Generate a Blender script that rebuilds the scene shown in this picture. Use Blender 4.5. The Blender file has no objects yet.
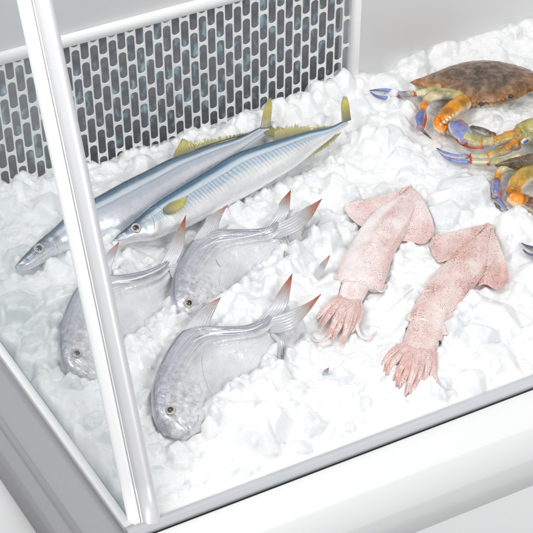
import bpy, math, random
import numpy as np
from mathutils import Vector, Matrix, noise
from mathutils.bvhtree import BVHTree
random.seed(7); rng = np.random.default_rng(7)
sc = bpy.context.scene
COL = sc.collection
# ------------------------------------------------------------------ camera
S = 0.0015; F = 1750.0; DIST = F*S; PITCH = math.radians(45)
FW = Vector((0, math.cos(PITCH), -math.sin(PITCH))); UP = Vector((0, math.sin(PITCH), math.cos(PITCH))); RT = Vector((1, 0, 0))
CAM = -FW*DIST
cd = bpy.data.cameras.new('camera'); cam = bpy.data.objects.new('camera', cd); COL.objects.link(cam)
cam.location = CAM; cam.rotation_euler = (math.pi/2-PITCH, 0, 0)
cd.sensor_width = 36; cd.lens = 36*F/533; cd.clip_end = 60; cd.clip_start = 0.05
sc.camera = cam

def ray(px, py): return (FW*F + RT*(px-266.5) + UP*(266.5-py)).normalized()
def up(px, py, h=0.0):
    d = ray(px, py); return CAM + d*((h-CAM.z)/d.z)
def topx(p):
    v = Vector(p)-CAM; z = v.dot(FW)
    return 266.5+F*v.dot(RT)/z, 266.5-F*v.dot(UP)/z

# ------------------------------------------------------------------ mesh helpers
def link(name, verts, faces, mat=None, parent=None, smooth=True, fuv=None, col=None, mats=None, midx=None):
    me = bpy.data.meshes.new(name)
    me.from_pydata([tuple(v) for v in verts], [], faces)
    me.update()
    if smooth: me.polygons.foreach_set('use_smooth', [True]*len(me.polygons))
    if fuv is not None:
        a = me.attributes.new('fuv', 'FLOAT_VECTOR', 'POINT'); a.data.foreach_set('vector', np.asarray(fuv, dtype=np.float32).ravel())
    if col is not None:
        a = me.attributes.new('tint', 'FLOAT_VECTOR', 'POINT'); a.data.foreach_set('vector', np.asarray(col, dtype=np.float32).ravel())
    for m in (mats or ([mat] if mat else [])): me.materials.append(m)
    if midx is not None: me.polygons.foreach_set('material_index', midx)
    o = bpy.data.objects.new(name, me); COL.objects.link(o)
    if parent is not None:
        o.parent = parent
        loc = world_loc(parent)
        me.transform(Matrix.Translation(-loc))
    return o
def world_loc(o):
    l = Vector(o.location)
    while o.parent is not None:
        o = o.parent; l += Vector(o.location)
    return l
def thing(name, label, cat, loc, group=None):
    o = bpy.data.objects.new(name, None); COL.objects.link(o); o.location = loc; o.empty_display_size = .02
    o['label'] = label; o['category'] = cat
    if group: o['group'] = group
    return o
class MB:
    def __init__(s): s.v = []; s.f = []; s.c = []; s.u = []
    def add(s, v, f, c=None, u=None):
        n = len(s.v); s.v += [tuple(x) for x in v]; s.f += [tuple(i+n for i in q) for q in f]
        if c is not None: s.c += [tuple(x) for x in c]
        if u is not None: s.u += [tuple(x) for x in u]
    def build(s, name, mat, parent=None, smooth=True):
        return link(name, s.v, s.f, mat, parent, smooth, fuv=s.u if s.u else None, col=s.c if s.c else None)
def catmull(P, n):
    P = np.asarray(P, float); k = len(P)
    if k == 2:
        t = np.linspace(0, 1, n)[:, None]; return P[0]*(1-t)+P[1]*t
    Q = np.vstack([2*P[0]-P[1], P, 2*P[-1]-P[-2]])
    t = np.linspace(0, k-1-1e-9, n); i = t.astype(int); f = (t-i)[:, None]
    a, b, c, d = Q[i], Q[i+1], Q[i+2], Q[i+3]
    return .5*((2*b)+(-a+c)*f+(2*a-5*b+4*c-d)*f*f+(-a+3*b-3*c+d)*f**3)
def gridfaces(n, m, wrap=True):
    f = []
    for i in range(n-1):
        for j in range(m if wrap else m-1):
            k = (j+1) % m
            f.append((i*m+j, (i+1)*m+j, (i+1)*m+k, i*m+k))
    return f
def nz(p, s=1.0): return noise.noise(Vector(p)*s)

# ------------------------------------------------------------------ fish body as lofted solid
def body_mesh(st, thick, n=170, m=72, disp=None, power=1.0):
    """st: (dx,dy,dh, bx,by,bh) dorsal and belly edge points of each station; thick: semi thickness per station (fraction of half height)"""
    D = np.array([up(a[0], a[1], a[2]) for a in st]); B = np.array([up(a[3], a[4], a[5]) for a in st])
    T = np.asarray(thick, float)[:, None]
    D = catmull(D, n); B = catmull(B, n); T = catmull(T, n)[:, 0]
    M = (D+B)/2; H = (D-B)/2
    tang = np.gradient(M, axis=0); tang /= np.linalg.norm(tang, axis=1)[:, None]+1e-12
    N = np.cross(tang, H); N /= np.linalg.norm(N, axis=1)[:, None]+1e-12
    if N[:, 2].mean() < 0: N = -N
    # smooth normals along the body
    k = 9
    Np = np.pad(N, ((k, k), (0, 0)), 'edge'); N = np.array([Np[i:i+2*k+1].mean(0) for i in range(n)]); N /= np.linalg.norm(N, axis=1)[:, None]
    hl = np.linalg.norm(H, axis=1)
    th = np.linspace(0, 2*np.pi, m, endpoint=False)
    c = np.cos(th); s = np.sin(th)
    sp = np.sign(s)*np.abs(s)**power
    V = M[:, None, :] + c[None, :, None]*H[:, None, :] + (sp[None, :]*(T*hl)[:, None])[:, :, None]*N[:, None, :]
    U = np.linspace(0, 1, n)[:, None]*np.ones((1, m)); W = np.ones((n, 1))*c[None, :]
    if disp is not None:
        d = disp(U, W, s[None, :]*np.ones((n, 1)))
        nn = (c[None, :, None]*H[:, None, :]/hl[:, None, None]*.35 + s[None, :, None]*N[:, None, :])
        V = V + nn*d[:, :, None]
    verts = V.reshape(-1, 3); f = gridfaces(n, m)
    verts = np.vstack([verts, V[0].mean(0), V[-1].mean(0)]); a = n*m; b = a+1
    for j in range(m):
        f.append((a, j, (j+1) % m)); f.append((b, (n-1)*m+(j+1) % m, (n-1)*m+j))
    fuv = np.stack([U, W, np.ones_like(U)*s[None, :]], -1).reshape(-1, 3)
    fuv = np.vstack([fuv, [0, 0, 0], [1, 0, 0]])
    return verts, f, fuv
def bvh_of(verts, faces): return BVHTree.FromPolygons([Vector(v) for v in verts], faces)
def hit(bvh, px, py, off=0.0, default_h=0.02):
    d = ray(px, py); loc, nr, i, dd = bvh.ray_cast(CAM, d)
    if loc is None: return up(px, py, default_h), -d
    if nr.dot(d) > 0: nr = -nr
    return loc + nr*off, nr
def tube_verts(P, R, m=10, flat=None, twist=None):
    """P (n,3), R (n,), flat: vertical squash"""
    P = np.asarray(P, float); R = np.asarray(R, float); n = len(P)
    t = np.gradient(P, axis=0); t /= np.linalg.norm(t, axis=1)[:, None]+1e-12
    z = np.array([0, 0, 1.0]); a = np.cross(t, z); a /= np.linalg.norm(a, axis=1)[:, None]+1e-9
    b = np.cross(a, t)
    th = np.linspace(0, 2*np.pi, m, endpoint=False)
    fl = 1.0 if flat is None else flat
    V = P[:, None, :] + R[:, None, None]*(np.cos(th)[None, :, None]*a[:, None, :] + fl*np.sin(th)[None, :, None]*b[:, None, :])
    v = V.reshape(-1, 3); f = gridfaces(n, m)
    v = np.vstack([v, P[0], P[-1]]); A = n*m; B = A+1
    for j in range(m):
        f.append((A, j, (j+1) % m)); f.append((B, (n-1)*m+(j+1) % m, (n-1)*m+j))
    U = np.repeat(np.linspace(0, 1, n), m); W = np.tile(np.cos(th), n); Z = np.tile(np.sin(th), n)
    uv = np.vstack([np.stack([U, W, Z], -1), [0, 0, 0], [1, 0, 0]])
    return v, f, uv
def pxtube(pts, n=24, m=10, flat=None, round_ends=True):
    """pts: (px,py,h,r_px)"""
    P = np.array([up(a, b, c) for a, b, c, r in pts]); R = np.array([[r*S] for *_, r in pts])
    P = catmull(P, n); R = np.maximum(catmull(R, n)[:, 0], 1e-5)
    if round_ends:
        k = np.linspace(0, 1, n); e = np.minimum(1, np.sqrt(np.clip(k/.08, 0, 1))+.25)*np.minimum(1, np.sqrt(np.clip((1-k)/.08, 0, 1))+.25)
        R = R*e
    return tube_verts(P, R, m, flat)
def surf_line(bvh, pts, r, name, mat, parent, off=0.0, n=20):
    Q = catmull(pts, n); P = [hit(bvh, a, b, off)[0] for a, b in Q]
    P = np.array(P); k = np.linspace(-1, 1, n); R = r*S*np.sqrt(np.clip(1-k*k, .02, 1))
    v, f, u = tube_verts(P, R, 8)
    return link(name, v, f, mat, parent, True, fuv=u)
def fin(name, A, B, mat, parent, thick=.0012, rays=12, n=30, m=33, ridge=.0005, rag=0.0, rag2=0.0, wave=0.0, seed=0, bulge=0.0):
    a = catmull(np.array([up(*p) for p in A]), n); b = catmull(np.array([up(*p) for p in B]), n)
    v = np.linspace(0, 1, m)
    G = a[:, None, :]*(1-v)[None, :, None] + b[:, None, :]*v[None, :, None]
    if rag2:
        r = np.array([nz((i*.35+seed*3.3, seed, 5.2))+.35*nz((i*.9+seed, 2, 1)) for i in range(n)]); G = G + (G[:, -1:]-G[:, :1])*(r*rag2)[:, None, None]*(v**2)[None, :, None]
    du = np.gradient(G, axis=0); dv = np.gradient(G, axis=1)
    N = np.cross(du, dv); l = np.linalg.norm(N, axis=2, keepdims=True); N = N/(l+1e-12)
    mean = N[3:n//2].reshape(-1, 3).mean(0); mean /= np.linalg.norm(mean)+1e-12
    if mean[2] < 0 or (abs(mean[2]) < .05 and mean[1] > 0): mean = -mean
    N = np.broadcast_to(mean, G.shape)
    u = np.linspace(0, 1, n)
    if rag:
        r = np.array([nz((i*.9+seed*7.3, seed, 2.2)) for i in range(m)]); G = G + (G[-1].mean(0)-G[0].mean(0))[None, None, :]*(r*rag)[None, :, None]*(u**2)[:, None, None]
    wv = np.array([[nz((x*2.2+seed, y*1.6, seed*3.1)) for y in v] for x in u])*wave + bulge*np.sin(np.pi*v)[None, :]*(1-u)[:, None]
    rd = ridge*np.abs(np.sin(np.pi*rays*v))[None, :]*np.ones((n, 1))
    T = thick*(1-.7*u)[:, None]*np.sin(np.pi*np.clip(v, .04, .96))[None, :]**.4*.5
    top = G + N*(wv+rd+T)[:, :, None]; bot = G + N*(wv-T)[:, :, None]
    verts = np.vstack([top.reshape(-1, 3), bot.reshape(-1, 3)]); o = n*m; f = []
    for i in range(n-1):
        for j in range(m-1):
            p, q, r_, s_ = i*m+j, (i+1)*m+j, (i+1)*m+j+1, i*m+j+1
            f.append((p, q, r_, s_)); f.append((o+s_, o+r_, o+q, o+p))
        f.append((i*m, o+i*m, o+(i+1)*m, (i+1)*m)); k = m-1
        f.append((i*m+k, (i+1)*m+k, o+(i+1)*m+k, o+i*m+k))
    for j in range(m-1):
        f.append((j, j+1, o+j+1, o+j)); k = (n-1)*m
        f.append((k+j, o+k+j, o+k+j+1, k+j+1))
    uu = np.repeat(u, m); vv = np.tile(v, n); uv = np.stack([uu, vv, np.zeros_like(uu)], -1)
    return link(name, verts, f, mat, parent, True, fuv=np.vstack([uv, uv]))
def disc_eye(parent, bvh, px, py, r, mats, name='eye', sink=.25, sq=.55):
    """a squashed ball sitting in the head, with an iris ring and a pupil as sub-parts"""
    loc, nr = hit(bvh, px, py)
    cen = loc - nr*r*S*sink
    q = nr.to_track_quat('Z', 'Y').to_matrix()
    def ball(rr, s, off, seg=28, rings=14):
        v = []; f = []
        for i in range(rings+1):
            p = math.pi*i/rings
            for j in range(seg):
                a = 2*math.pi*j/seg
                v.append(cen + q @ Vector((rr*math.sin(p)*math.cos(a), rr*math.sin(p)*math.sin(a), rr*s*math.cos(p)+off)))
        return v, gridfaces(rings+1, seg)
    R = r*S
    v, f = ball(R, sq, 0); e = link(name, v, f, mats[0], parent)
    # iris ring (torus)
    def torus(maj, mi, off):
        v = []; f = []
        for i in range(36):
            a = 2*math.pi*i/36
            for j in range(10):
                b = 2*math.pi*j/10
                v.append(cen + q @ Vector(((maj+mi*math.cos(b))*math.cos(a), (maj+mi*math.cos(b))*math.sin(a), mi*math.sin(b)*.6+off)))
        for i in range(36):
            for j in range(10):
                f.append((i*10+j, ((i+1) % 36)*10+j, ((i+1) % 36)*10+(j+1) % 10, i*10+(j+1) % 10))
        return v, f
    v, f = torus(R*.74, R*.17, R*sq*.62); link('iris', v, f, mats[1], e)
    v, f = ball(R*.60, .5, R*sq*.55); link('pupil', v, f, mats[2], e)
    return e

# ------------------------------------------------------------------ materials
def mat_new(name):
    m = bpy.data.materials.new(name); m.use_nodes = True; nt = m.node_tree; nt.nodes.clear()
    out = nt.nodes.new('ShaderNodeOutputMaterial'); p = nt.nodes.new('ShaderNodeBsdfPrincipled'); nt.links.new(p.outputs[0], out.inputs[0])
    return m, nt, p
class NT:
    def __init__(s, nt): s.nt = nt
    def n(s, t, **k):
        x = s.nt.nodes.new(t)
        for a, b in k.items(): setattr(x, a, b)
        return x
    def l(s, a, b): s.nt.links.new(a, b)
    def val(s, x, sock):
        if hasattr(x, 'is_output') or isinstance(x, bpy.types.NodeSocket): s.l(x, sock)
        else: sock.default_value = x
    def attr(s, name='fuv'):
        a = s.n('ShaderNodeAttribute', attribute_name=name); sp = s.n('ShaderNodeSeparateXYZ'); s.l(a.outputs['Vector'], sp.inputs[0]); return a.outputs['Vector'], sp.outputs
    def math(s, op, a, b=0.0, clamp=False):
        x = s.n('ShaderNodeMath', operation=op, use_clamp=clamp); s.val(a, x.inputs[0]); s.val(b, x.inputs[1]); return x.outputs[0]
    def ramp(s, fac, stops, interp='LINEAR'):
        r = s.n('ShaderNodeValToRGB'); r.color_ramp.interpolation = interp; e = r.color_ramp.elements
        while len(e) < len(stops): e.new(.5)
        for i, (p, c) in enumerate(stops):
            e[i].position = p; e[i].color = (*c, 1) if len(c) == 3 else c
        s.val(fac, r.inputs[0]); return r.outputs[0]
    def g(s, fac, stops, interp='LINEAR'): return s.ramp(fac, [(p, (v, v, v)) for p, v in stops], interp)
    def mix(s, fac, a, b, mode='MIX'):
        x = s.n('ShaderNodeMix', data_type='RGBA', blend_type=mode); s.val(fac, x.inputs[0])
        for v, k in ((a, 6), (b, 7)):
            if isinstance(v, tuple): x.inputs[k].default_value = (*v, 1)
            else: s.l(v, x.inputs[k])
        return x.outputs[2]
    def obj(s): return s.n('ShaderNodeTexCoord').outputs['Object']
    def mapping(s, vec, scale=(1, 1, 1), loc=(0, 0, 0)):
        m = s.n('ShaderNodeMapping'); s.l(vec, m.inputs[0]); m.inputs['Scale'].default_value = scale; m.inputs['Location'].default_value = loc; return m.outputs[0]
    def noise(s, vec, scale, detail=3, rough=.55, dist=0.0):
        x = s.n('ShaderNodeTexNoise'); s.l(vec, x.inputs['Vector']); x.inputs['Scale'].default_value = scale; x.inputs['Detail'].default_value = detail
        x.inputs['Roughness'].default_value = rough; x.inputs['Distortion'].default_value = dist; return x.outputs['Fac']
    def vor(s, vec, scale, feature='F1', out='Distance', rnd=1.0):
        x = s.n('ShaderNodeTexVoronoi', feature=feature); s.l(vec, x.inputs['Vector']); x.inputs['Scale'].default_value = scale; x.inputs['Randomness'].default_value = rnd; return x.outputs[out]
    def bump(s, h, strength=.3, dist=.001, normal=None):
        b = s.n('ShaderNodeBump'); s.val(h, b.inputs['Height']); b.inputs['Strength'].default_value = strength; b.inputs['Distance'].default_value = dist
        if normal: s.l(normal, b.inputs['Normal'])
        return b.outputs[0]
def simple(name, col, rough=.4, metal=0.0, spec=.5, coat=0.0, bump=None, sss=0.0, var=0.0):
    m, nt, p = mat_new(name); k = NT(nt)
    p.inputs['Roughness'].default_value = rough; p.inputs['Metallic'].default_value = metal; p.inputs['Specular IOR Level'].default_value = spec
    p.inputs['Coat Weight'].default_value = coat
    o = k.obj()
    if var:
        f = k.noise(o, 60, 3); c = k.mix(f, tuple(x*(1-var) for x in col), tuple(min(1, x*(1+var)) for x in col)); k.l(c, p.inputs['Base Color'])
    else: p.inputs['Base Color'].default_value = (*col, 1)
    if bump: k.l(k.bump(k.noise(o, bump[0], 4), bump[1], .001), p.inputs['Normal'])
    if sss:
        p.inputs['Subsurface Weight'].default_value = sss; p.inputs['Subsurface Radius'].default_value = (1, .6, .5); p.inputs['Subsurface Scale'].default_value = .004
    return m

def ice_mat():
    m, nt, p = mat_new('packed_ice'); k = NT(nt); o = k.obj(); a = k.n('ShaderNodeAttribute', attribute_name='tint'); sx = k.n('ShaderNodeSeparateXYZ'); k.l(a.outputs['Vector'], sx.inputs[0]); clear = sx.outputs[0]
    big = k.noise(o, 14, 3, .5); c = k.ramp(big, [(.3, (.90, .905, .91)), (.7, (.955, .96, .96))])
    cl = k.math('MULTIPLY', clear, k.g(k.noise(o, 55, 4, .6), [(.35, .3), (.65, 1)]))
    c = k.mix(cl, c, (.72, .745, .76)); k.l(c, p.inputs['Base Color'])
    k.l(k.math('SUBTRACT', k.g(k.noise(o, 70, 3), [(.3, .28), (.7, .55)]), k.math('MULTIPLY', clear, .16)), p.inputs['Roughness'])
    p.inputs['IOR'].default_value = 1.31
    p.inputs['Subsurface Weight'].default_value = .8; p.inputs['Subsurface Radius'].default_value = (.9, 1, 1.05); p.inputs['Subsurface Scale'].default_value = .009; p.inputs['Coat Weight'].default_value = .5; p.inputs['Coat Roughness'].default_value = .06; p.inputs['Coat IOR'].default_value = 1.4
    b1 = k.bump(k.noise(o, 210, 4, .6), .5, .0018); b2 = k.bump(k.noise(o, 75, 3, .5), .35, .004, b1); k.l(b2, p.inputs['Normal'])
    return m
ICE = ice_mat()

def pompano_mat():
    m, nt, p = mat_new('silver_fish_skin'); k = NT(nt); vec, uv = k.attr(); o = k.obj()
    streak = k.noise(k.mapping(vec, (5, 26, 3)), 1.0, 5, .65, .6)
    base = k.ramp(uv[1], [(0, (.66, .66, .68)), (.3, (.60, .60, .63)), (.6, (.50, .50, .56)), (.88, (.40, .41, .49)), (1, (.24, .25, .30))])
    c = k.mix(k.g(streak, [(.38, 0), (.62, .55)]), base, (.80, .80, .82))
    back = k.math('MULTIPLY', k.g(uv[0], [(.35, 0), (.5, 1)]), k.g(uv[1], [(.25, 0), (.5, 1)]))
    st2 = k.noise(k.mapping(vec, (4, 60, 3)), 1.0, 4, .6, .4)
    c = k.mix(k.math('MULTIPLY', back, k.g(st2, [(.50, 0), (.60, .75)])), c, (.26, .27, .31)); c = k.mix(k.math('MULTIPLY', back, k.g(st2, [(.38, .8), (.46, 0)])), c, (.86, .87, .88))
    blot = k.noise(o, 55, 4, .6); c = k.mix(k.g(blot, [(.45, 0), (.66, .42)]), c, (.40, .41, .45))
    hb = k.noise(o, 120, 4, .65, .5); hm0 = k.g(uv[0], [(.0, 1), (.30, .8), (.40, 0)]); c = k.mix(k.math('MULTIPLY', hm0, k.g(hb, [(.50, 0), (.62, .55)])), c, (.27, .28, .32)); c = k.mix(k.math('MULTIPLY', hm0, k.g(hb, [(.36, .6), (.44, 0)])), c, (.84, .84, .86))
    # frosted flank where the belly sinks in the ice
    fw = k.math('ADD', uv[1], k.math('MULTIPLY', k.math('SUBTRACT', k.noise(o, 28, 3), .5), 1.1))
    fr = k.math('MULTIPLY', k.g(uv[0], [(.25, 0), (.55, 1)]), k.g(fw, [(0, 1), (.5, 0)]))
    c = k.mix(k.math('MULTIPLY', fr, .7), c, (.76, .77, .785))
    k.l(c, p.inputs['Base Color'])
    k.l(k.g(uv[1], [(0, .12), (.5, .4)]), p.inputs['Metallic'])
    k.l(k.g(k.noise(o, 160, 3), [(.3, .22), (.7, .48)]), p.inputs['Roughness'])
    p.inputs['Coat Weight'].default_value = .6; p.inputs['Coat Roughness'].default_value = .1
    fine = k.vor(o, 620); b = k.bump(k.noise(o, 300, 2), .12, .0006)
    b = k.bump(k.noise(k.mapping(o, (1, 1, 1)), 34, 4, .6, 1.2), .35, .004, b)
    # crinkled loose skin behind and above the eye
    hm = k.math('MULTIPLY', k.g(uv[0], [(.14, 0), (.2, 1), (.30, 1), (.38, 0)]), 1.0)
    cr = k.n('ShaderNodeTexNoise'); k.l(o, cr.inputs['Vector']); cr.inputs['Scale'].default_value = 62; cr.inputs['Detail'].default_value = 2.5; cr.inputs['Distortion'].default_value = .7
    h = k.math('ABSOLUTE', k.math('SUBTRACT', cr.outputs['Fac'], .5))
    b = k.bump(h, .25, .006, b); k.l(b, p.inputs['Normal'])
    return m
def mackerel_mat(name, back, mid, belly, stripes):
    m, nt, p = mat_new(name); k = NT(nt); vec, uv = k.attr(); o = k.obj()
    w = k.noise(k.mapping(vec, (9, 5, 1)), 1.0, 3); v = k.math('ADD', uv[1], k.math('MULTIPLY', k.math('SUBTRACT', w, .5), .12))
    v01 = k.math('ADD', k.math('MULTIPLY', v, .5), .5)
    base = k.ramp(v01, [(0, belly), (.42, belly), (.52, mid), (.66, tuple(x*.85 for x in mid)), (.70, (.74, .79, .85)), (.78, (.55, .64, .74)), (.84, back), (.93, tuple(x*.62 for x in back)), (.972, (.10, .13, .19)), (.99, (.60, .64, .70))])
    # slanted fine bars along the flank
    ph = k.math('ADD', k.math('MULTIPLY', uv[0], 82*6.283), k.math('MULTIPLY', uv[1], 9.0))
    s = k.math('SINE', k.math('ADD', ph, k.math('MULTIPLY', w, 4.0)))
    band = k.math('MULTIPLY', k.g(v01, [(.28, 0), (.5, .7), (.64, 1), (.70, 0)]), k.g(k.noise(o, 70, 3), [(.35, .45), (.6, 1)])); um = k.g(uv[0], [(.26, 0), (.32, 1), (.8, 1), (.9, .2)])
    sf = k.math('MULTIPLY', k.math('MULTIPLY', k.g(s, [(.2, 0), (.9, 1)]), band), k.math('MULTIPLY', um, stripes))
    c = k.mix(sf, base, (.25, .33, .42))
    # dark smudges of the face
    hm = k.g(uv[0], [(.0, 1), (.2, .75), (.26, 0)]); fb = k.g(k.noise(o, 90, 4, .65), [(.40, 0), (.56, 1)])
    up_ = k.g(v01, [(.35, .15), (.7, 1)])
    c = k.mix(k.math('MULTIPLY', k.math('MULTIPLY', hm, fb), up_), c, (.10, .12, .15))
    gl = k.noise(k.mapping(vec, (18, 60, 1)), 1.0, 3); c = k.mix(k.g(gl, [(.55, 0), (.75, .5)]), c, (.84, .87, .9))
    k.l(c, p.inputs['Base Color']); p.inputs['Metallic'].default_value = .45
    k.l(k.g(k.noise(o, 130, 3), [(.3, .18), (.7, .42)]), p.inputs['Roughness'])
    p.inputs['Coat Weight'].default_value = .5; p.inputs['Coat Roughness'].default_value = .1
    b = k.bump(k.noise(o, 330, 2), .15, .0006); b = k.bump(k.noise(o, 60, 3), .25, .002, b); k.l(b, p.inputs['Normal'])
    return m
def fin_mat(name, stops, rays=14, metal=.1, dark=.45, ax=0):
    m, nt, p = mat_new(name); k = NT(nt); vec, uv = k.attr(); o = k.obj()
    n = k.noise(o, 130, 3); u = k.math('ADD', uv[ax], k.math('MULTIPLY', k.math('SUBTRACT', n, .5), .28))
    c = k.ramp(u, stops); r = k.math('ABSOLUTE', k.math('SINE', k.math('MULTIPLY', k.math('ADD', uv[1-ax], k.math('MULTIPLY', n, .06)), 3.1416*rays)))
    st = k.math('MULTIPLY', k.g(r, [(0, 1), (.45, 0)]), dark); c = k.mix(st, c, (.20, .18, .17)); k.l(c, p.inputs['Base Color'])
    p.inputs['Metallic'].default_value = metal; p.inputs['Roughness'].default_value = .35; p.inputs['Coat Weight'].default_value = .3
    k.l(k.bump(k.noise(o, 190, 3), .3, .001), p.inputs['Normal'])
    return m
def squid_mat(name, pink, dot, dens, whiteness, arms=False):
    m, nt, p = mat_new(name); k = NT(nt); vec, uv = k.attr(); o = k.obj()
    big = k.noise(o, 22, 4, .6)
    c = k.mix(k.g(big, [(.35, 0), (.68, 1)]), whiteness, pink)
    wob = k.noise(o, 300, 2); vv = k.n('ShaderNodeVectorMath', operation='ADD'); k.l(o, vv.inputs[0])
    sc_ = k.n('ShaderNodeVectorMath', operation='SCALE'); k.l(k.n('ShaderNodeTexNoise').outputs['Color'], sc_.inputs[0]); sc_.inputs['Scale'].default_value = .0
    vx = k.n('ShaderNodeTexVoronoi'); k.l(o, vx.inputs['Vector']); vx.inputs['Scale'].default_value = 520
    cs = k.n('ShaderNodeSeparateColor'); k.l(vx.outputs['Color'], cs.inputs[0])
    rad = k.math('ADD', k.math('MULTIPLY', cs.outputs[0], .36), k.math('MULTIPLY', k.math('SUBTRACT', k.noise(o, 35, 3), .44), dens))
    d1 = k.math('LESS_THAN', vx.outputs['Distance'], rad)
    vy = k.n('ShaderNodeTexVoronoi'); k.l(k.mapping(o, (1, 1, 1), (3.1, 1.7, .4)), vy.inputs['Vector']); vy.inputs['Scale'].default_value = 980
    d2 = k.math('LESS_THAN', vy.outputs['Distance'], k.math('MULTIPLY', k.math('SUBTRACT', k.noise(o, 50, 3), .22), .85))
    c = k.mix(k.math('MULTIPLY', d2, .42), c, (.60, .27, .26)); c = k.mix(k.math('MULTIPLY', d1, .72), c, dot)
    up_ = k.math('GREATER_THAN', uv[2], .04)
    if arms == 1: c = k.mix(k.g(k.math('ABSOLUTE', uv[1]), [(.62, 0), (.92, .7)]), c, (.88, .78, .74))
    elif not arms: c = k.mix(k.math('MULTIPLY', up_, k.math('MULTIPLY', k.g(uv[1], [(.25, 0), (.5, .7), (.8, .7), (.95, 0)]), k.g(uv[0], [(.1, 0), (.25, 1), (.85, .8), (.95, 0)]))), c, (.93, .91, .90))  # last branch: white highlight band painted into the upper skin colour
    k.l(c, p.inputs['Base Color']); p.inputs['Roughness'].default_value = .3; p.inputs['Coat Weight'].default_value = .6; p.inputs['Coat Roughness'].default_value = .15
    p.inputs['Subsurface Weight'].default_value = .3; p.inputs['Subsurface Radius'].default_value = (1, .6, .5); p.inputs['Subsurface Scale'].default_value = .003
    k.l(k.bump(k.noise(o, 120, 4), .3, .0015), p.inputs['Normal'])
    return m
def crab_mat():
    m, nt, p = mat_new('crab_shell'); k = NT(nt); o = k.obj(); a = k.n('ShaderNodeAttribute', attribute_name='tint')
    n1 = k.noise(o, 110, 4, .6); c = k.mix(k.g(n1, [(.4, 0), (.65, .3)]), a.outputs['Color'], k.mix(.6, a.outputs['Color'], (.72, .66, .52)))
    n2 = k.noise(o, 45, 3); hsv = k.n('ShaderNodeHueSaturation'); k.l(c, hsv.inputs['Color']); k.l(k.g(n2, [(.35, .55), (.58, 1.25)]), hsv.inputs['Value']); hsv.inputs['Saturation'].default_value = 1.15
    sp = k.math('LESS_THAN', k.vor(o, 420), .22); c = k.mix(k.math('MULTIPLY', sp, .12), hsv.outputs[0], (.75, .72, .62))
    k.l(c, p.inputs['Base Color']); p.inputs['Roughness'].default_value = .32; p.inputs['Coat Weight'].default_value = .4; p.inputs['Coat Roughness'].default_value = .15
    k.l(k.bump(k.vor(o, 420), .35, .0012, k.bump(k.noise(o, 260, 4), .35, .0012)), p.inputs['Normal'])
    return m
POMP = pompano_mat()
MACK_A = mackerel_mat('blue_fish_skin_pale', (.20, .29, .40), (.56, .61, .69), (.72, .74, .79), .06)
MACK_B = mackerel_mat('blue_fish_skin', (.13, .28, .40), (.60, .72, .82), (.88, .885, .885), .9)
REDFIN = fin_mat('red_tipped_fin', [(0, (.56, .56, .61)), (.35, (.66, .66, .70)), (.62, (.42, .41, .43)), (.84, (.46, .30, .27)), (.97, (.55, .14, .10))], dark=.3)
TAILFIN = fin_mat('silver_tail_fin', [(0, (.58, .58, .62)), (.4, (.62, .62, .65)), (.66, (.44, .39, .37)), (.82, (.44, .19, .14)), (1, (.50, .12, .08))], rays=9, dark=.42)
YELFIN = fin_mat('yellow_fin', [(0, (.17, .17, .14)), (.3, (.30, .28, .12)), (.65, (.50, .44, .11)), (1, (.36, .35, .14))], rays=10, dark=.5)
RIDGEFIN = fin_mat('yellow_brown_fin', [(0, (.16, .16, .15)), (.35, (.30, .28, .16)), (.7, (.46, .42, .16)), (1, (.50, .48, .32))], rays=34, dark=.7, ax=1)
GREYFIN = fin_mat('grey_fin', [(0, (.70, .70, .71)), (.5, (.52, .52, .53)), (1, (.42, .42, .42))], rays=3, dark=.3)
LINE = simple('dark_skin_fold', (.30, .31, .34), .45)
PALELINE = simple('pale_skin_ridge', (.84, .85, .87), .25, .2, coat=.5)
SOCKET = simple('eye_socket', (.32, .32, .33), .3, coat=.5)
IRIS = simple('gold_iris', (.50, .42, .30), .25, .3, coat=.7, var=.5)
PALEIRIS = simple('pale_iris', (.52, .48, .45), .25, .3, coat=.7, var=.4)
PUPIL = simple('black_pupil', (.012, .014, .02), .08, coat=1)
CRAB = crab_mat()
SQ1 = squid_mat('pale_squid_skin', (.76, .54, .51), (.40, .13, .13), .62, (.89, .82, .80))
SQ2 = squid_mat('speckled_squid_skin', (.72, .46, .41), (.34, .09, .08), 1.0, (.84, .74, .70), 2)
SQARM = squid_mat('squid_arm_skin', (.62, .30, .27), (.34, .09, .09), .7, (.84, .66, .62), 1)
SQW = simple('white_squid_flesh', (.82, .68, .63), .3, coat=.4, sss=.5, bump=(200, .2))
WHITE = simple('white_enamel', (.86, .86, .86), .35, coat=.2)
WALLW = simple('white_wall_paint', (.93, .93, .93), .6)
POSTM = simple('brushed_white_post', (.68, .68, .685), .32, .15, coat=.2)
STEEL = simple('brushed_steel', (.66, .68, .71), .35, .3)
GREY = simple('grey_plastic', (.34, .34, .36), .45)
BLACK = simple('black_gasket', (.02, .02, .022), .5)
GRILLE = simple('perforated_steel', (.86, .86, .85), .38, .1)
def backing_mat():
    m, nt, p = mat_new('painted_glint_plate'); k = NT(nt); o = k.obj()
    n = k.noise(k.mapping(o, (1, 1, .45)), 75, 2, .5); c = k.ramp(n, [(.42, (.25, .25, .27)), (.55, (.24, .26, .29)), (.64, (.36, .50, .56)), (.76, (.60, .74, .78))]); k.l(c, p.inputs['Base Color']); p.inputs['Roughness'].default_value = .4  # bluish glints painted as blotches into the plate colour
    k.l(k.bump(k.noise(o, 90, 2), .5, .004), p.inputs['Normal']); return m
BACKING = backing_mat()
COIL = simple('blue_cooling_pipe', (.16, .22, .26), .35, .4)

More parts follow.
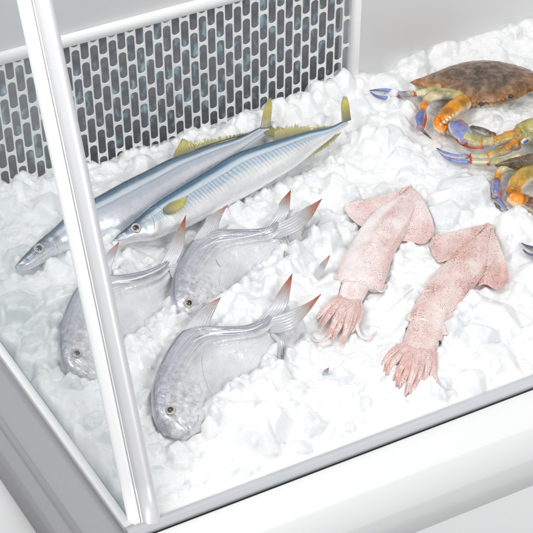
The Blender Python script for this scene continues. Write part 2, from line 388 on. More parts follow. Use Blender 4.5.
# ------------------------------------------------------------------ the case: key lines from the picture
def line_isect(p, q, r, s):
    x1, y1 = p; x2, y2 = q; x3, y3 = r; x4, y4 = s
    d = (x1-x2)*(y3-y4)-(y1-y2)*(x3-x4)
    return (((x1*y2-y1*x2)*(x3-x4)-(x1-x2)*(x3*y4-y3*x4))/d, ((x1*y2-y1*x2)*(y3-y4)-(y1-y2)*(x3*y4-y3*x4))/d)
ZR = 0.004
cpx = line_isect((3, 345), (74, 443), (350, 443), (533, 374))
CORNER = up(*cpx, ZR)
dF = (up(533, 374, ZR)-up(350, 443, ZR)).normalized()
dL = (up(3, 345, ZR)-up(74, 443, ZR)).normalized()
dB = (up(325, 96, 0)-up(0, 190, 0)).normalized()
B0 = up(0, 190, 0)
def ln2(P, d, Q, e):  # xy intersection
    M = Matrix(((d.x, -e.x), (d.y, -e.y))); t = M.inverted() @ Vector((Q.x-P.x, Q.y-P.y)); return P+d*t[0]
BL = ln2(CORNER, dL, B0, dB); FRT = CORNER+dF*1.15
nL = Vector((-dF.y, dF.x, 0))
BR = ln2(FRT, nL, B0, dB)
def extrude(mb, P0, P1, out, prof, seg=1):
    """closed profile [(o,z)] swept from P0 to P1"""
    v = []
    for i in range(seg+1):
        P = P0.lerp(P1, i/seg)
        for o, z in prof: v.append(Vector((P.x+out.x*o, P.y+out.y*o, z)))
    m = len(prof); f = []
    for i in range(seg):
        for j in range(m):
            f.append((i*m+j, (i+1)*m+j, (i+1)*m+(j+1) % m, i*m+(j+1) % m))
    f.append(tuple(range(m-1, -1, -1))); f.append(tuple(seg*m+j for j in range(m)))
    mb.add(v, f)
def part_extrude(name, mat, P0, P1, out, prof, smooth=False, parent=None):
    b = MB(); extrude(b, P0, P1, out, prof); o = b.build(name, mat, parent, smooth)
    md = o.modifiers.new('soft_edges', 'BEVEL'); md.width = .0016; md.segments = 3; md.limit_method = 'ANGLE'; md.angle_limit = math.radians(25)
    o.data.polygons.foreach_set('use_smooth', [True]*len(o.data.polygons)); md.harden_normals = False
    return o
case = thing('display_case', 'white refrigerated fish counter case with steel sill, corner post and slotted back panel', 'display case', CORNER)
oF = Vector((dF.y, -dF.x, 0)); oL = Vector((-dL.y, dL.x, 0))
# front sill: steel strip, black gasket, white rounded bumper, fascia
A0 = CORNER - dF*.012; A1 = FRT
part_extrude('front_sill', STEEL, A0, A1, oF, [(0, -.09), (0, .003), (.003, .007), (.016, .008), (.0195, .004), (.0195, -.09)], parent=case)
part_extrude('gasket', BLACK, A0, A1, oF, [(.0197, -.06), (.0197, .0015), (.0235, .0005), (.0255, -.003), (.0255, -.06)], parent=case)
prof = [(.0258, -.09), (.0258, -.002)] + [(.0258+.06*(1-math.cos(a)), .004+.016*math.sin(a)-.012*(1-math.cos(a))) for a in np.linspace(.15, 1.57, 12)] + [(.105, -.012), (.112, -.026), (.112, -.09)]
part_extrude('bumper_rail', WHITE, A0, A1, oF, prof, parent=case)
part_extrude('front_fascia', WHITE, A0, A1, oF, [(.02, -.0905), (.108, -.0905), (.108, -.9), (.02, -.9)], parent=case)
# side sill
L0 = CORNER; L1 = BL - dL*(-.05)
part_extrude('side_sill', WHITE, L0, L1, oL, [(0, -.09), (0, .004), (.002, .006), (.011, .006), (.0125, .003), (.0125, -.09)], parent=case)
part_extrude('side_trim', GREY, L0, L1, oL, [(.0128, -.09), (.0128, -.004), (.02, -.010), (.045, -.016), (.056, -.016), (.060, -.012), (.064, -.012), (.067, -.018), (.082, -.026), (.088, -.034), (.088, -.09)], parent=case)
part_extrude('side_fascia', WHITE, L0, L1, oL, [(.02, -.0905), (.20, -.0905), (.20, -.9), (.02, -.9)], parent=case)
# corner post
def post_part(name, mat, fn, parent):
    b = MB(); rows = []; n = 14; m = None
    for i in range(n):
        t = i/(n-1); py = cpx[1]+4 + (-70-(cpx[1]+4))*t; z = -.004+.60*t
        r = fn(py, z); m = len(r); rows += r
    f = gridfaces(n, m); f.append(tuple(range(m-1, -1, -1))); f.append(tuple((n-1)*m+j for j in range(m)))
    b.add(rows, f); return b.build(name, mat, parent, True)
ledge = lambda py: 35.5+(py-89)*.2133
redge = lambda py: 71.5+(py-89)*.2076
groove = lambda py: 50.4+(py-89)*.2098
BK = -FW
def f_cyl(py, z):
    a, b = groove(py)+2.0, redge(py); c = up((a+b)/2, py, z); r = (b-a)/2*((c-CAM).dot(FW))/F
    return [c + RT*r*math.copysign(abs(math.cos(t))**.8, math.cos(t)) + BK*r*.75*math.sin(t) for t in np.linspace(0, 2*math.pi, 40, endpoint=False)]
def f_strip(py, z):
    a, b = ledge(py), groove(py); c = up((a+b)/2, py, z); r = (b-a)/2*((c-CAM).dot(FW))/F
    p = [(-1, 0), (-.93, .10), (-.3, .16), (.3, .2), (.85, .22), (.97, .14), (1.0, 0), (1, -.4), (-1, -.4)]
    return [c + RT*r*x + BK*r*y for x, y in p]
def f_bead(py, z):
    a, b = groove(py)+.5, groove(py)+2.6; c = up((a+b)/2, py, z); r = (b-a)/2*((c-CAM).dot(FW))/F
    return [c + RT*r*math.cos(t) + BK*(r*math.sin(t)+.004) for t in np.linspace(0, 2*math.pi, 12, endpoint=False)]
post = post_part('corner_post', POSTM, f_cyl, case); post_part('edge_strip', WHITE, f_strip, post); post_part('highlight_bead', simple('polished_highlight', (.9, .9, .9), .12, .3, coat=1), f_bead, post)  # bead added as the bright highlight line beside the groove
# side glass pane between side sill and post
def glass_mat():
    m = bpy.data.materials.new('side_glass'); m.use_nodes = True; nt = m.node_tree; nt.nodes.clear(); k = NT(nt)
    out = k.n('ShaderNodeOutputMaterial'); tr = k.n('ShaderNodeBsdfTransparent'); tr.inputs[0].default_value = (.955, .965, .965, 1)
    gl = k.n('ShaderNodeBsdfGlossy'); gl.inputs['Roughness'].default_value = .03; 
    df = k.n('ShaderNodeBsdfDiffuse'); df.inputs[0].default_value = (.8, .83, .83, 1)
    a = k.n('ShaderNodeMixShader'); a.inputs[0].default_value = .035; k.l(tr.outputs[0], a.inputs[1]); k.l(df.outputs[0], a.inputs[2])
    b = k.n('ShaderNodeMixShader'); b.inputs[0].default_value = .035; k.l(a.outputs[0], b.inputs[1]); k.l(gl.outputs[0], b.inputs[2]); k.l(b.outputs[0], out.inputs[0]); return m
pb = up(ledge(cpx[1])+3, cpx[1], 0); pt = up(ledge(-60)+3, -60, .59)
lean = pt-pb; L1g = CORNER + dL*((BL-CORNER).length*.985)
q = [pb+oL*.004, L1g+oL*.004, L1g+Vector((0, 0, .59)), pt]
gv = q+[p+oL*.005 for p in q]
link('side_glass', gv, [(0, 1, 2, 3), (7, 6, 5, 4), (0, 4, 5, 1), (1, 5, 6, 2), (2, 6, 7, 3), (3, 7, 4, 0)], glass_mat(), case, False)

# ---- slotted back panel
eB = dB; G0 = BL - eB*.10; nB = Vector((-eB.y, eB.x, 0))
gx_end = ln2(up(352, 100, 0), Vector((0, 1, 0)), B0, dB); GL = (gx_end-G0).dot(eB)
ZB = -.045; ZT = .245
W_, H_ = .01475, .0555; SW, SL = .0124, .0502
ncol = int(GL/W_); nrow = int(math.ceil((ZT-ZB)/H_))+1
hr = SW/2; cy = SL/2-hr; ca = math.atan2(H_/2-cy, W_/2)
ang = sorted(set([round(x, 6) for x in list(np.linspace(0, math.pi, 13))+[ca, math.pi-ca]]))
ring = [(hr*math.cos(a), cy+hr*math.sin(a), a, 1) for a in ang]+[(-hr*math.cos(a), -cy-hr*math.sin(a), a, -1) for a in ang]
def outer(a, s):
    dx, dy = math.cos(a), math.sin(a)
    t = min((W_/2)/abs(dx) if abs(dx) > 1e-6 else 9, (H_/2-cy)/dy if dy > 1e-6 else 9)
    return (s*dx*t, s*(cy+dy*t))
b = MB()
for c in range(ncol):
    for r in range(-1, nrow):
        ox = (c+.5)*W_; oz = ZB+(r+.5+(.5 if c % 2 else 0))*H_
        if oz-H_/2 > ZT: continue
        v = []; m = len(ring)
        def P(x, z, d): return G0+eB*(ox+x)-nB*d+Vector((0, 0, min(oz+z, ZT)-G0.z))
        for x, z, a, s in ring:
            xo, zo = outer(a, s); v.append(P(xo, zo, 0)); v.append(P(x*1.07, z*1.012, 0)); v.append(P(x, z, -.0004)); v.append(P(x, z, -.0014))
        f = []
        for i in range(m):
            j = (i+1) % m
            for q_ in range(3): f.append((i*4+q_, i*4+q_+1, j*4+q_+1, j*4+q_))
        b.add(v, f)
b.build('slotted_back_panel', GRILLE, case, False)
def back_box(name, mat, x0, x1, z0, z1, d0, d1, bev=True):
    P0 = G0+eB*x0; P1 = G0+eB*x1
    return part_extrude(name, mat, P0, P1, -nB, [(d0, z0), (d0, z1), (d1, z1), (d1, z0)], parent=case)
gw = ncol*W_
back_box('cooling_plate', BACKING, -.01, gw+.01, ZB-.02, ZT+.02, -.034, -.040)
b = MB()
for i in range(0):
    z = ZB+.018+i*.0555; v, f, u = tube_verts([G0+eB*x+nB*.021+Vector((0, 0, z-G0.z+.003*math.sin(x*40+i))) for x in np.linspace(-.01, gw+.01, 60)], [.004]*60, 14); b.add(v, f)
back_box('top_rail', WHITE, -.02, gw+.014, ZT-.004, ZT+.016, .004, -.045)
back_box('end_rail', WHITE, gw-.004, gw+.014, ZB-.02, ZT-.0045, .004, -.045)
back_box('back_wall', WALLW, -.4, gw+1.3, ZT+.0165, 1.5, -.002, -.05)
back_box('back_wall_end', WALLW, gw+.0145, gw+1.3, ZB-.05, ZT+.016, -.001, -.05)
case.children[-1].name = 'wall_panel'

# ------------------------------------------------------------------ creatures
CRE = []   # (verts, faces) for keeping the ice off them
def remember(o):
    l = world_loc(o.parent) if o.parent else Vector((0, 0, 0))
    CRE.append(([v.co+l+Vector(o.location) for v in o.data.vertices], [tuple(p.vertices) for p in o.data.polygons]))
def vnoise(g, seed):
    r = np.random.default_rng(seed); T = r.uniform(-1, 1, (256, 256)); i = np.floor(g).astype(int); f = g-i; f = f*f*(3-2*f)
    a, b_ = i[..., 0] % 256, i[..., 1] % 256; a1, b1 = (a+1) % 256, (b_+1) % 256
    return (T[a, b_]*(1-f[..., 0])+T[a1, b_]*f[..., 0])*(1-f[..., 1])+(T[a, b1]*(1-f[..., 0])+T[a1, b1]*f[..., 0])*f[..., 1]
def pompano(label, st, eye, fins, lines, pect, folds, seed):
    loc = up((st[5][0]+st[5][3])/2, (st[5][1]+st[5][4])/2, 0)
    t = thing('silver_fish', label, 'fish', loc, 'silver fish with red-tipped tails lying head down in the ice')
    def disp(U, V, s):
        g = lambda x, c, w: np.exp(-((x-c)/w)**2)
        top = (s > 0)
        d = .0030*g(V, .52-.35*U, .09)*np.clip((U-.32)*3, 0, 1)            # raised lateral ridge
        d -= .0034*g(V, .74-.30*U, .07)*np.clip((U-.40)*3, 0, 1)           # groove under the back
        d -= .0026*g(V, .20-.15*U, .08)*np.clip((U-.5)*3, 0, 1)
        gc = .315+.05*(1-V**2); d += .0012/(1+np.exp((U-gc)/.010))*np.clip((U-.12)*8, 0, 1)*np.exp(-((V+.05)/.75)**4)   # gill cover edge
        d -= .0016*g(U, .115+.04*V, .012)*(V < .5)                          # jaw
        n1 = np.array([[nz((U[i, j]*7+seed, V[i, j]*2.2, s[i, j]*1.5)) for j in range(U.shape[1])] for i in range(U.shape[0])])
        return d*top + n1*.0022
    old = disp
    def disp2(U, V, s):
        d = old(U, V, s); w = np.exp(-((U-.25)/.07)**2)*np.exp(-((V-.15)/.5)**2)
        P_ = np.stack([U*26+seed, V*3.2+seed], -1); a = np.abs(vnoise(P_, seed)); b_ = np.abs(vnoise(P_*2.3+9, seed+1)); d += w*(.0036*(.35-a)+.0018*(.35-b_))*(s > 0)
        P2 = np.stack([U*5+seed, V*11+U*9], -1); d += .0013*vnoise(P2, seed+2)*np.clip((U-.3)*4, 0, 1)*np.clip(V+.6, 0, 1)*(s > 0)
        return d
    disp = disp2
    v, f, uv = body_mesh(st, [.70, .62, .48, .38, .32, .29, .27, .26, .25, .22, .15], disp=disp, n=260, m=128, power=.62)
    body = link('body', v, f, POMP, t, True, fuv=uv); remember(body); bv = bvh_of(v, f)
    disc_eye(t, bv, eye[0], eye[1], 5.3, (SOCKET, IRIS, PUPIL))
    for nm, A, B, mt, kw in fins:
        o = fin(nm, A, B, mt, t, seed=seed+len(A), **kw); remember(o)
    for pts, r, mt, nm in lines: surf_line(bv, pts, r, nm, mt, t, off=-r*S*.35)
    return t, bv
def H(st, hd, hb):  # add heights
    n = len(st)
    return [(a[0], a[1], np.interp(i/(n-1), *hd), a[2], a[3], np.interp(i/(n-1), *hb)) for i, a in enumerate(st)]
HD = ([0, .25, .6, 1], [.012, .030, .036, .030]); HB = ([0, .2, .5, .8, 1], [.006, .0, -.022, -.008, .020])
st3 = H([(164, 434, 178, 439), (155, 420, 192, 437), (152, 403, 204, 430), (153, 385, 216, 417), (160, 364, 228, 405), (170, 346, 241, 391), (183, 331, 253, 381), (200, 326, 264, 370), (225, 326, 273, 357), (247, 325, 279, 344), (264, 319, 281, 336), (273, 311, 284, 330)], HD, HB)
st3 = st3
T12 = [.75, .72, .62, .55, .50, .46, .42, .38, .36, .40, .5]
def fix(st): return st
fins3 = [('dorsal_fin', [(172, 350, .028), (186, 327, .042), (203, 307, .054), (221, 297, .062)], [(210, 330, .032), (211, 320, .040), (216, 308, .050), (221, 297, .060)], REDFIN, dict(rays=7, thick=.003, bulge=.002)),
  ('tail_fin', [(252, 328, .018), (270, 307, .038), (279, 291, .048), (292.5, 273, .058)], [(272, 326, .016), (286, 308, .038), (290, 293, .048), (292.5, 273, .058)], TAILFIN, dict(rays=6, thick=.003, ridge=.0009)),
  ('tail_fin', [(256, 322, .020), (287, 312, .036), (305, 304, .044), (321, 294.5, .052)], [(262, 334, .010), (288, 331, .032), (306, 315, .042), (321, 294.5, .052)], TAILFIN, dict(rays=6, thick=.003, ridge=.0009)),
  ('anal_fin', [(276, 330, .018), (283, 340, .018), (284, 352, .010), (283, 366, .002)], [(270, 335, .016), (277, 344, .012), (278, 356, .006), (277, 370, -.002)], GREYFIN, dict(rays=2, rag=.3, wave=.006))]
lines3 = [([(155, 421), (159, 427), (166, 430.5), (175, 431)], .45, LINE, 'mouth'), ([(157, 417.5), (158, 416)], 1.0, LINE, 'nostril'),
  ([(206, 345), (202, 358), (203, 372), (208, 388), (214, 398)], .22, LINE, 'gill_edge'),
  ([(188, 344), (205, 336), (228, 332), (250, 330), (266, 322)], 1.0, PALELINE, 'back_ridge'), ([(216, 330.5), (232, 328.5), (250, 328)], .7, LINE, 'back_fold')]
st2 = H([(177, 319, 188, 322), (173, 307, 203, 321), (172, 293, 216, 314), (174, 275, 228, 304), (182, 255, 242, 297), (194, 239, 252, 285), (211, 230, 262, 274), (236, 229, 274, 263), (256, 229, 283, 251), (270, 226, 288, 244), (279, 218, 289, 236)], HD, HB)
fins2 = [('dorsal_fin', [(184, 258, .028), (197, 234, .042), (212, 215, .054), (228, 204.5, .062)], [(218, 233, .034), (219, 224, .042), (223, 214, .052), (228, 204.5, .060)], REDFIN, dict(rays=7, thick=.003, bulge=.002)),
  ('tail_fin', [(258, 236, .018), (276, 214, .038), (280, 202, .046), (291, 189.5, .054)], [(276, 232, .016), (288, 215, .038), (290, 204, .046), (291, 189.5, .054)], TAILFIN, dict(rays=6, thick=.003, wave=.003, ridge=.0009)),
  ('tail_fin', [(263, 230, .020), (291, 217, .036), (306, 207.5, .044), (322, 199, .052)], [(268, 241, .010), (292, 234, .032), (309, 221, .042), (322, 199, .052)], TAILFIN, dict(rays=6, thick=.003, ridge=.0009)),
  ('anal_fin', [(281, 234, .020), (289, 240, .018), (290, 250, .010), (289, 262, .002)], [(275, 238, .016), (283, 244, .012), (284, 254, .006), (283, 266, -.002)], GREYFIN, dict(rays=2, rag=.3, wave=.006))]
lines2 = [([(215, 258), (218, 264), (221, 268)], .8, LINE, 'gill_opening'), ([(222, 268), (219, 280), (222, 292), (226, 300)], .22, LINE, 'gill_edge'),
  ([(196, 252), (215, 242), (240, 238), (262, 233), (275, 226)], 1.0, PALELINE, 'back_ridge'), ([(225, 233.5), (245, 231.5), (262, 231)], .7, LINE, 'back_fold')]
st1 = H([(73, 377, 84, 380), (63, 368, 98, 380), (59, 350, 112, 369), (60, 329, 126, 354), (67, 305, 138, 344), (78, 286, 151, 335), (96, 276, 161, 322), (120, 275, 169, 306), (146, 270, 174, 292), (161, 264, 176, 280), (170, 257, 179, 270)], HD, HB)
fins1 = [('dorsal_fin', [(82, 290, .028), (97, 268, .042), (109, 251, .052), (119, 241.5, .060)], [(112, 278, .034), (112, 266, .042), (116, 254, .052), (119, 241.5, .060)], REDFIN, dict(rays=7, thick=.003)),
  ('tail_fin', [(154, 274, .018), (168, 250, .038), (175, 234, .046), (186, 215, .054)], [(170, 276, .016), (182, 252, .038), (185, 237, .046), (186, 215, .054)], TAILFIN, dict(rays=6, thick=.003, ridge=.0009)),
  ('tail_fin', [(166, 262, .026), (184, 262, .030), (200, 256, .030), (214, 249, .022)], [(172, 278, .022), (186, 276, .024), (202, 268, .022), (214, 249, .022)], TAILFIN, dict(rays=6, thick=.003))]
lines1 = [([(64, 367), (68, 372), (74, 374), (80, 374)], .4, LINE, 'mouth'), ([(92, 290), (112, 283), (135, 279), (156, 271), (168, 263)], 1.0, PALELINE, 'back_ridge'), ([(118, 278), (135, 276), (150, 273)], .7, LINE, 'back_fold')]
T11 = [.75, .72, .62, .55, .50, .46, .42, .38, .36, .40, .5]
pompano('lowest silver fish, just right of the white post, head pointing down', st3, (170.5, 410), fins3, lines3, None, None, 3)
pompano('silver fish in the middle of its row, directly below the front long blue fish', st2, (189, 303), fins2, lines2, None, None, 11)
pompano('silver fish crossing behind the white corner post, head on its left', st1, (77, 353.5), fins1, lines1, None, None, 23)
def fin_only(label, A, B):
    o = fin('fish_fin', A, B, REDFIN, None, rays=6, thick=.003, ridge=.0008)
    o['label'] = label; o['category'] = 'fish fin'; o['group'] = 'red fin tips of buried fish poking out of the ice'; return o
fin_only('larger rust-red fin tip poking out of the ice beside the left squid', [(312, 276, -.008), (318, 267, .006), (323, 261, .016), (330, 255.4, .024)], [(317, 282, -.008), (321.5, 274, .006), (326, 266, .016), (330, 255.4, .024)])
fin_only('tiny dark red fin tip in the open ice below the left squid', [(321, 376, -.008), (323, 372, .004), (325, 369.5, .010), (329, 367.3, .014)], [(325, 380, -.008), (327, 375, .004), (328.5, 371.5, .010), (329, 367.3, .014)])

def mackerel(label, st, mat, eye, fins, lines, seed):
    t = thing('blue_fish', label, 'fish', up((st[5][0]+st[5][3])/2, (st[5][1]+st[5][4])/2, 0), 'long blue silver fish lying at the back of the ice')
    def disp(U, V, s):
        gc = .245+.035*(1-V**2); d = .0016/(1+np.exp((U-gc)/.003))*np.clip((U-.08)*12, 0, 1)*np.exp(-((V+.05)/.8)**4)
        g2 = .19+.02*(1-V**2); d += .0009/(1+np.exp((U-g2)/.003))*np.exp(-((V+.05)/.7)**4)
        d -= .0014*np.exp(-((V-.42)/.06)**2)*np.clip((U-.25)*6, 0, 1)*np.clip((1-U)*4, 0, 1)
        n1 = np.array([[nz((U[i, j]*9+seed, V[i, j]*1.6, s[i, j]*1.5)) for j in range(U.shape[1])] for i in range(U.shape[0])])
        return d*(s > 0)+n1*.0012
    n = len(st); v, f, uv = body_mesh(st, np.interp(np.linspace(0, 1, n), [0, .15, .5, .9, 1], [.8, .62, .55, .6, .8]), disp=disp, n=240, m=72)
    o = link('body', v, f, mat, t, True, fuv=uv); remember(o); bv = bvh_of(v, f)
    disc_eye(t, bv, eye[0], eye[1], eye[2], (SOCKET, PALEIRIS, PUPIL))
    for nm, A, B, mt, kw in fins:
        if nm == 'pectoral_fin':
            A = [(p[0], p[1], hit(bv, p[0], p[1])[0].z+.002+.003*i) for i, p in enumerate(A)]; B = [(p[0], p[1], hit(bv, p[0], p[1])[0].z+.002+.003*i) for i, p in enumerate(B)]
        remember(fin(nm, A, B, mt, t, seed=seed+int(A[0][0]), **kw))
    for pts, r, mt, nm in lines: surf_line(bv, pts, r, nm, mt, t, off=-r*S*.4)
    return t
hd = ([0, .2, .6, 1], [.018, .034, .036, .034]); hb = ([0, .2, .6, 1], [.016, .006, .002, .030])
sA = H([(15, 266.5, 18, 270.5), (22, 258, 31, 269), (37, 242, 45, 262), (52, 229, 61, 253), (66, 216, 80, 249), (84, 204, 102, 241), (104, 193, 125, 233), (124, 182, 147, 221), (146, 171, 169, 206), (168, 160, 190, 191), (190, 152, 210, 177), (212, 145, 229, 164), (236, 138, 245, 151), (256, 129, 262, 138), (266, 124, 270, 131)], hd, hb)
finsA = [('first_dorsal_fin', [(172, 162, .033), (174, 154, .038), (178, 146, .044), (182, 138.5, .050)], [(196, 153, .033), (195, 146, .040), (190, 142, .046), (184, 139, .050)], YELFIN, dict(rays=8)),
  ('second_dorsal_fin', [(188, 153, .034), (205, 147, .034), (228, 140, .034), (250, 134, .034)], [(190, 141.5, .044), (208, 139.5, .044), (230, 136, .042), (250, 132, .038)], RIDGEFIN, dict(rays=0, n=90, rag2=.55, wave=.003)),
  ('tail_fin', [(260, 129, .036), (262, 119, .046), (264, 108, .056), (268.3, 98, .064)], [(270, 128, .036), (271, 119, .046), (272, 108, .056), (271.5, 98, .064)], YELFIN, dict(rays=7, thick=.003)),
  ('tail_fin', [(262, 125, .036), (272, 126, .034), (280, 127, .03), (290, 130, .02)], [(262, 133, .032), (270, 136, .028), (280, 137, .024), (290, 136, .016)], YELFIN, dict(rays=7, thick=.003))]
linesA = [([(17, 267.5), (24, 264.5), (32, 261)], .4, LINE, 'mouth'), ([(52, 238), (57, 246), (58, 251)], .4, LINE, 'gill_edge')]
mackerel('long pale blue fish farther back, snout left of the post', sA, MACK_A, (39, 248.5, 5.8), finsA, linesA, 31)
sB = H([(111.5, 242.5, 114, 247), (118, 234.5, 123, 245), (128, 226, 138, 242), (140, 215, 154, 240), (151, 206, 169, 234), (167, 195, 188, 227), (188, 182, 209, 217), (206, 171, 229, 206), (232, 155, 254, 192), (258, 146, 276, 179), (282, 139, 298, 165), (306, 132, 316, 150), (328, 127.5, 333, 137), (345, 120, 348, 125)], hd, ([0, .2, .6, 1], [.026, .020, .010, .034]))
sB = [(a[0], a[1], a[2]+.012, a[3], a[4], a[5]+.004) for a in sB]
finsB = [('pectoral_fin', [(163, 208), (171, 202.5), (181, 198.5), (188, 196)], [(164, 213), (173, 213), (183, 207), (188, 196)], YELFIN, dict(rays=9, thick=.0006, wave=.002)),
  ('second_dorsal_fin', [(273, 143, .045), (290, 138, .046), (310, 132, .046), (332, 127, .046)], [(275, 130, .052), (291, 126.5, .054), (311, 126, .052), (332, 125.5, .048)], RIDGEFIN, dict(rays=0, n=90, rag2=.55, wave=.003)),
  ('anal_fin', [(312, 149, .026), (322, 143, .030), (332, 137, .034), (341, 132, .038)], [(309, 157, .018), (322, 150, .022), (333, 142, .028), (341, 133, .036)], RIDGEFIN, dict(rays=0, n=60, rag2=.5, wave=.002)),
  ('pelvic_fin', [(263, 184, .014), (268, 181, .018), (273, 179, .018), (280, 176, .018)], [(257, 190, .008), (264, 188, .010), (272, 184, .014), (280, 176, .018)], GREYFIN, dict(rays=5)),
  ('tail_fin', [(342, 123, .046), (341.5, 115, .054), (341, 105, .062), (343, 96.5, .070)], [(351, 120, .046), (350, 112, .054), (349, 104, .062), (347, 97, .070)], YELFIN, dict(rays=7, thick=.003))]
linesB = [([(113, 243.5), (118, 240.5), (125, 239)], .45, LINE, 'mouth'), ([(150, 213), (154, 222), (154, 232)], .45, LINE, 'gill_edge'), ([(146, 211), (156, 207), (163, 209)], .5, LINE, 'gill_edge')]
mackerel('front long blue striped fish with yellow side fin, snout right of post', sB, MACK_B, (136, 228, 5.6), finsB, linesB, 47)

# ------------------------------------------------------------------ squid
def squid(label, st, thickv, head, mat, arm_mat, fins, arms, tent, flaps, eyes, seed):
    t = thing('squid', label, 'squid', up((st[4][0]+st[4][3])/2, (st[4][1]+st[4][4])/2, 0), 'speckled pink squid lying on the ice')
    def disp(U, V, s):
        n1 = np.array([[nz((U[i, j]*6+seed, V[i, j]*1.8, s[i, j]*1.2)) for j in range(U.shape[1])] for i in range(U.shape[0])])
        n2 = np.array([[nz((U[i, j]*16+seed, V[i, j]*5, s[i, j]*3)) for j in range(U.shape[1])] for i in range(U.shape[0])])
        return n1*.004+n2*.0012 + (.002*np.exp(-((V+.75)/.1)**2)*(U < .6))
    v, f, uv = body_mesh(st, thickv, disp=disp, n=130, m=64); o = link('mantle', v, f, mat, t, True, fuv=uv); remember(o)
    v, f, uv = body_mesh(head, [.42]*len(head), disp=lambda U, V, s: disp(U*.4, V, s)*.7, n=50, m=44); hd_ = link('head', v, f, mat, t, True, fuv=uv); remember(hd_); bv = bvh_of(v, f)
    for A, B in fins: remember(fin('side_fin', A, B, mat, t, rays=0, ridge=0, thick=.004, wave=.006, seed=seed, n=40, m=40))
    for i, a in enumerate(arms + [[(p_[0]*.5+q_[0]*.5, p_[1]*.5+q_[1]*.5+1.5*(z_ == 3), min(p_[2], q_[2])*.8, p_[3]*.8) for z_, (p_, q_) in enumerate(zip(arms[n_], arms[n_+1]))] for n_ in (0, 2, 4)]):
        v, f, u = pxtube(a, n=34, m=14, flat=.55); 
        v = np.array(v); k = len(v)
        for q_ in range(k): v[q_] += np.array(noise.noise_vector(Vector(v[q_])*90+Vector((i, seed, 0))))*.0007
        remember(link('arm', v, f, arm_mat, t, True, fuv=u))
    for a in tent:
        v, f, u = pxtube(a, n=44, m=10); remember(link('tentacle', v, f, SQ1 if mat == SQ1 else arm_mat, t, True, fuv=u))
    for a in flaps:
        v, f, u = pxtube(a, n=30, m=12, flat=.45); v = np.array(v)
        for q_ in range(len(v)): v[q_] += np.array(noise.noise_vector(Vector(v[q_])*110))*.0016
        remember(link('collar_flap', v, f, SQW, t, True, fuv=u))
    for x, y, r in eyes:
        c = up(x, y, .009); v = []
        for i in range(13):
            for j in range(20):
                p_, a_ = math.pi*i/12, 2*math.pi*j/20; v.append(c+Vector((math.sin(p_)*math.cos(a_), math.sin(p_)*math.sin(a_), math.cos(p_)*.8))*r*S)
        link('eye', v, gridfaces(13, 20), PUPIL, t)
def HS(st, h): return [(a[0], a[1], h, a[2], a[3], h-.002) for a in st]
s1 = HS([(410, 185, 412, 186), (400, 193, 417, 198), (385, 203, 417, 212), (370, 216, 409, 230), (359, 231, 399, 246), (349, 248, 392, 260), (341, 263, 388, 273), (336, 276, 384, 286), (337, 282, 381, 290)], .012)
h1 = HS([(346, 272, 372, 281), (342, 281, 369, 289), (340, 290, 365, 297), (338, 298, 361, 303), (340, 304, 356, 307)], .009)
def arm(x0, y0, x1, y1, r0, r1, bx=0, by=0, h0=.012, h1=.004):
    r0 = r0*.80; r1 = r1*.5
    return [(x0, y0, h0, r0), ((x0*.6+x1*.4)+bx, (y0*.6+y1*.4)+by, h0*.9+.003, r0*.95), ((x0*.25+x1*.75)+bx*.7, (y0*.25+y1*.75)+by*.7, h1+.004, (r0+r1)*.55), (x1, y1, h1, r1)]
arms1 = [arm(343, 296, 317, 319, 4.4, 1.6, -2, -1), arm(345, 298, 320, 329, 4.6, 1.8, -2, 0, .014), arm(348, 299, 327, 338, 4.8, 2.0, -1, 0, .017), arm(351, 300, 333, 339, 4.6, 1.6, 0, 1, .014), arm(353, 300, 340, 348, 4.6, 1.2, 1, 0, .018), arm(356, 300, 346, 338, 4.4, 1.6, 2, 0, .014), arm(358, 299, 352, 333, 4.4, 1.8, 3, 0, .012), arm(347, 298, 324, 335, 4.0, 1.4, 2, 3, .008)]
tent1 = [[(359, 300, .012, 2.8), (361, 312, .010, 2.4), (357, 326, .007, 2.0), (362, 337, .006, 1.6), (370, 338, .006, 1.3), (377, 331, .006, .7)], [(332, 334, .008, 1.6), (324, 341, .006, 1.2), (315, 341, .006, .9), (310, 337, .006, .5)]]
fl1 = [[(336, 274, .012, 2), (338, 279, .010, 3.4), (343, 280, .012, 3), (348, 277, .016, 1.2)], [(372, 284, .016, 2), (378, 288, .010, 3.5), (382, 290, .006, 3), (386, 284, .006, 1.5)]]
fn1 = [([(409, 187, .014), (394, 192, .016), (368, 198, .014), (346, 205, .012)], [(370, 224, .010), (362, 226, .010), (350, 217, .010), (344, 209, .010)]),
       ([(412, 188, .014), (423, 200, .014), (431, 215, .013), (434.5, 229, .012)], [(394, 240, .010), (408, 241, .010), (424, 243, .011), (433, 236, .012)])]
squid('paler left squid, arms beside a silver fish tail', s1, [.4, .28, .28, .32, .34, .36, .36, .34, .30], h1, SQ1, SQARM, fn1, arms1, tent1, fl1, [], 5)
s2 = HS([(486, 223, 494, 227), (475, 233, 493, 241), (461, 246, 490, 261), (449, 259, 483, 276), (437, 270, 472, 289), (425, 285, 462, 302), (416, 301, 455, 315), (410, 316, 449, 328), (412, 322, 445, 332)], .012)
h2 = HS([(415, 314, 448, 326), (409, 324, 444, 335), (405, 334, 440, 344), (403, 344, 435, 351), (406, 352, 428, 357)], .010)
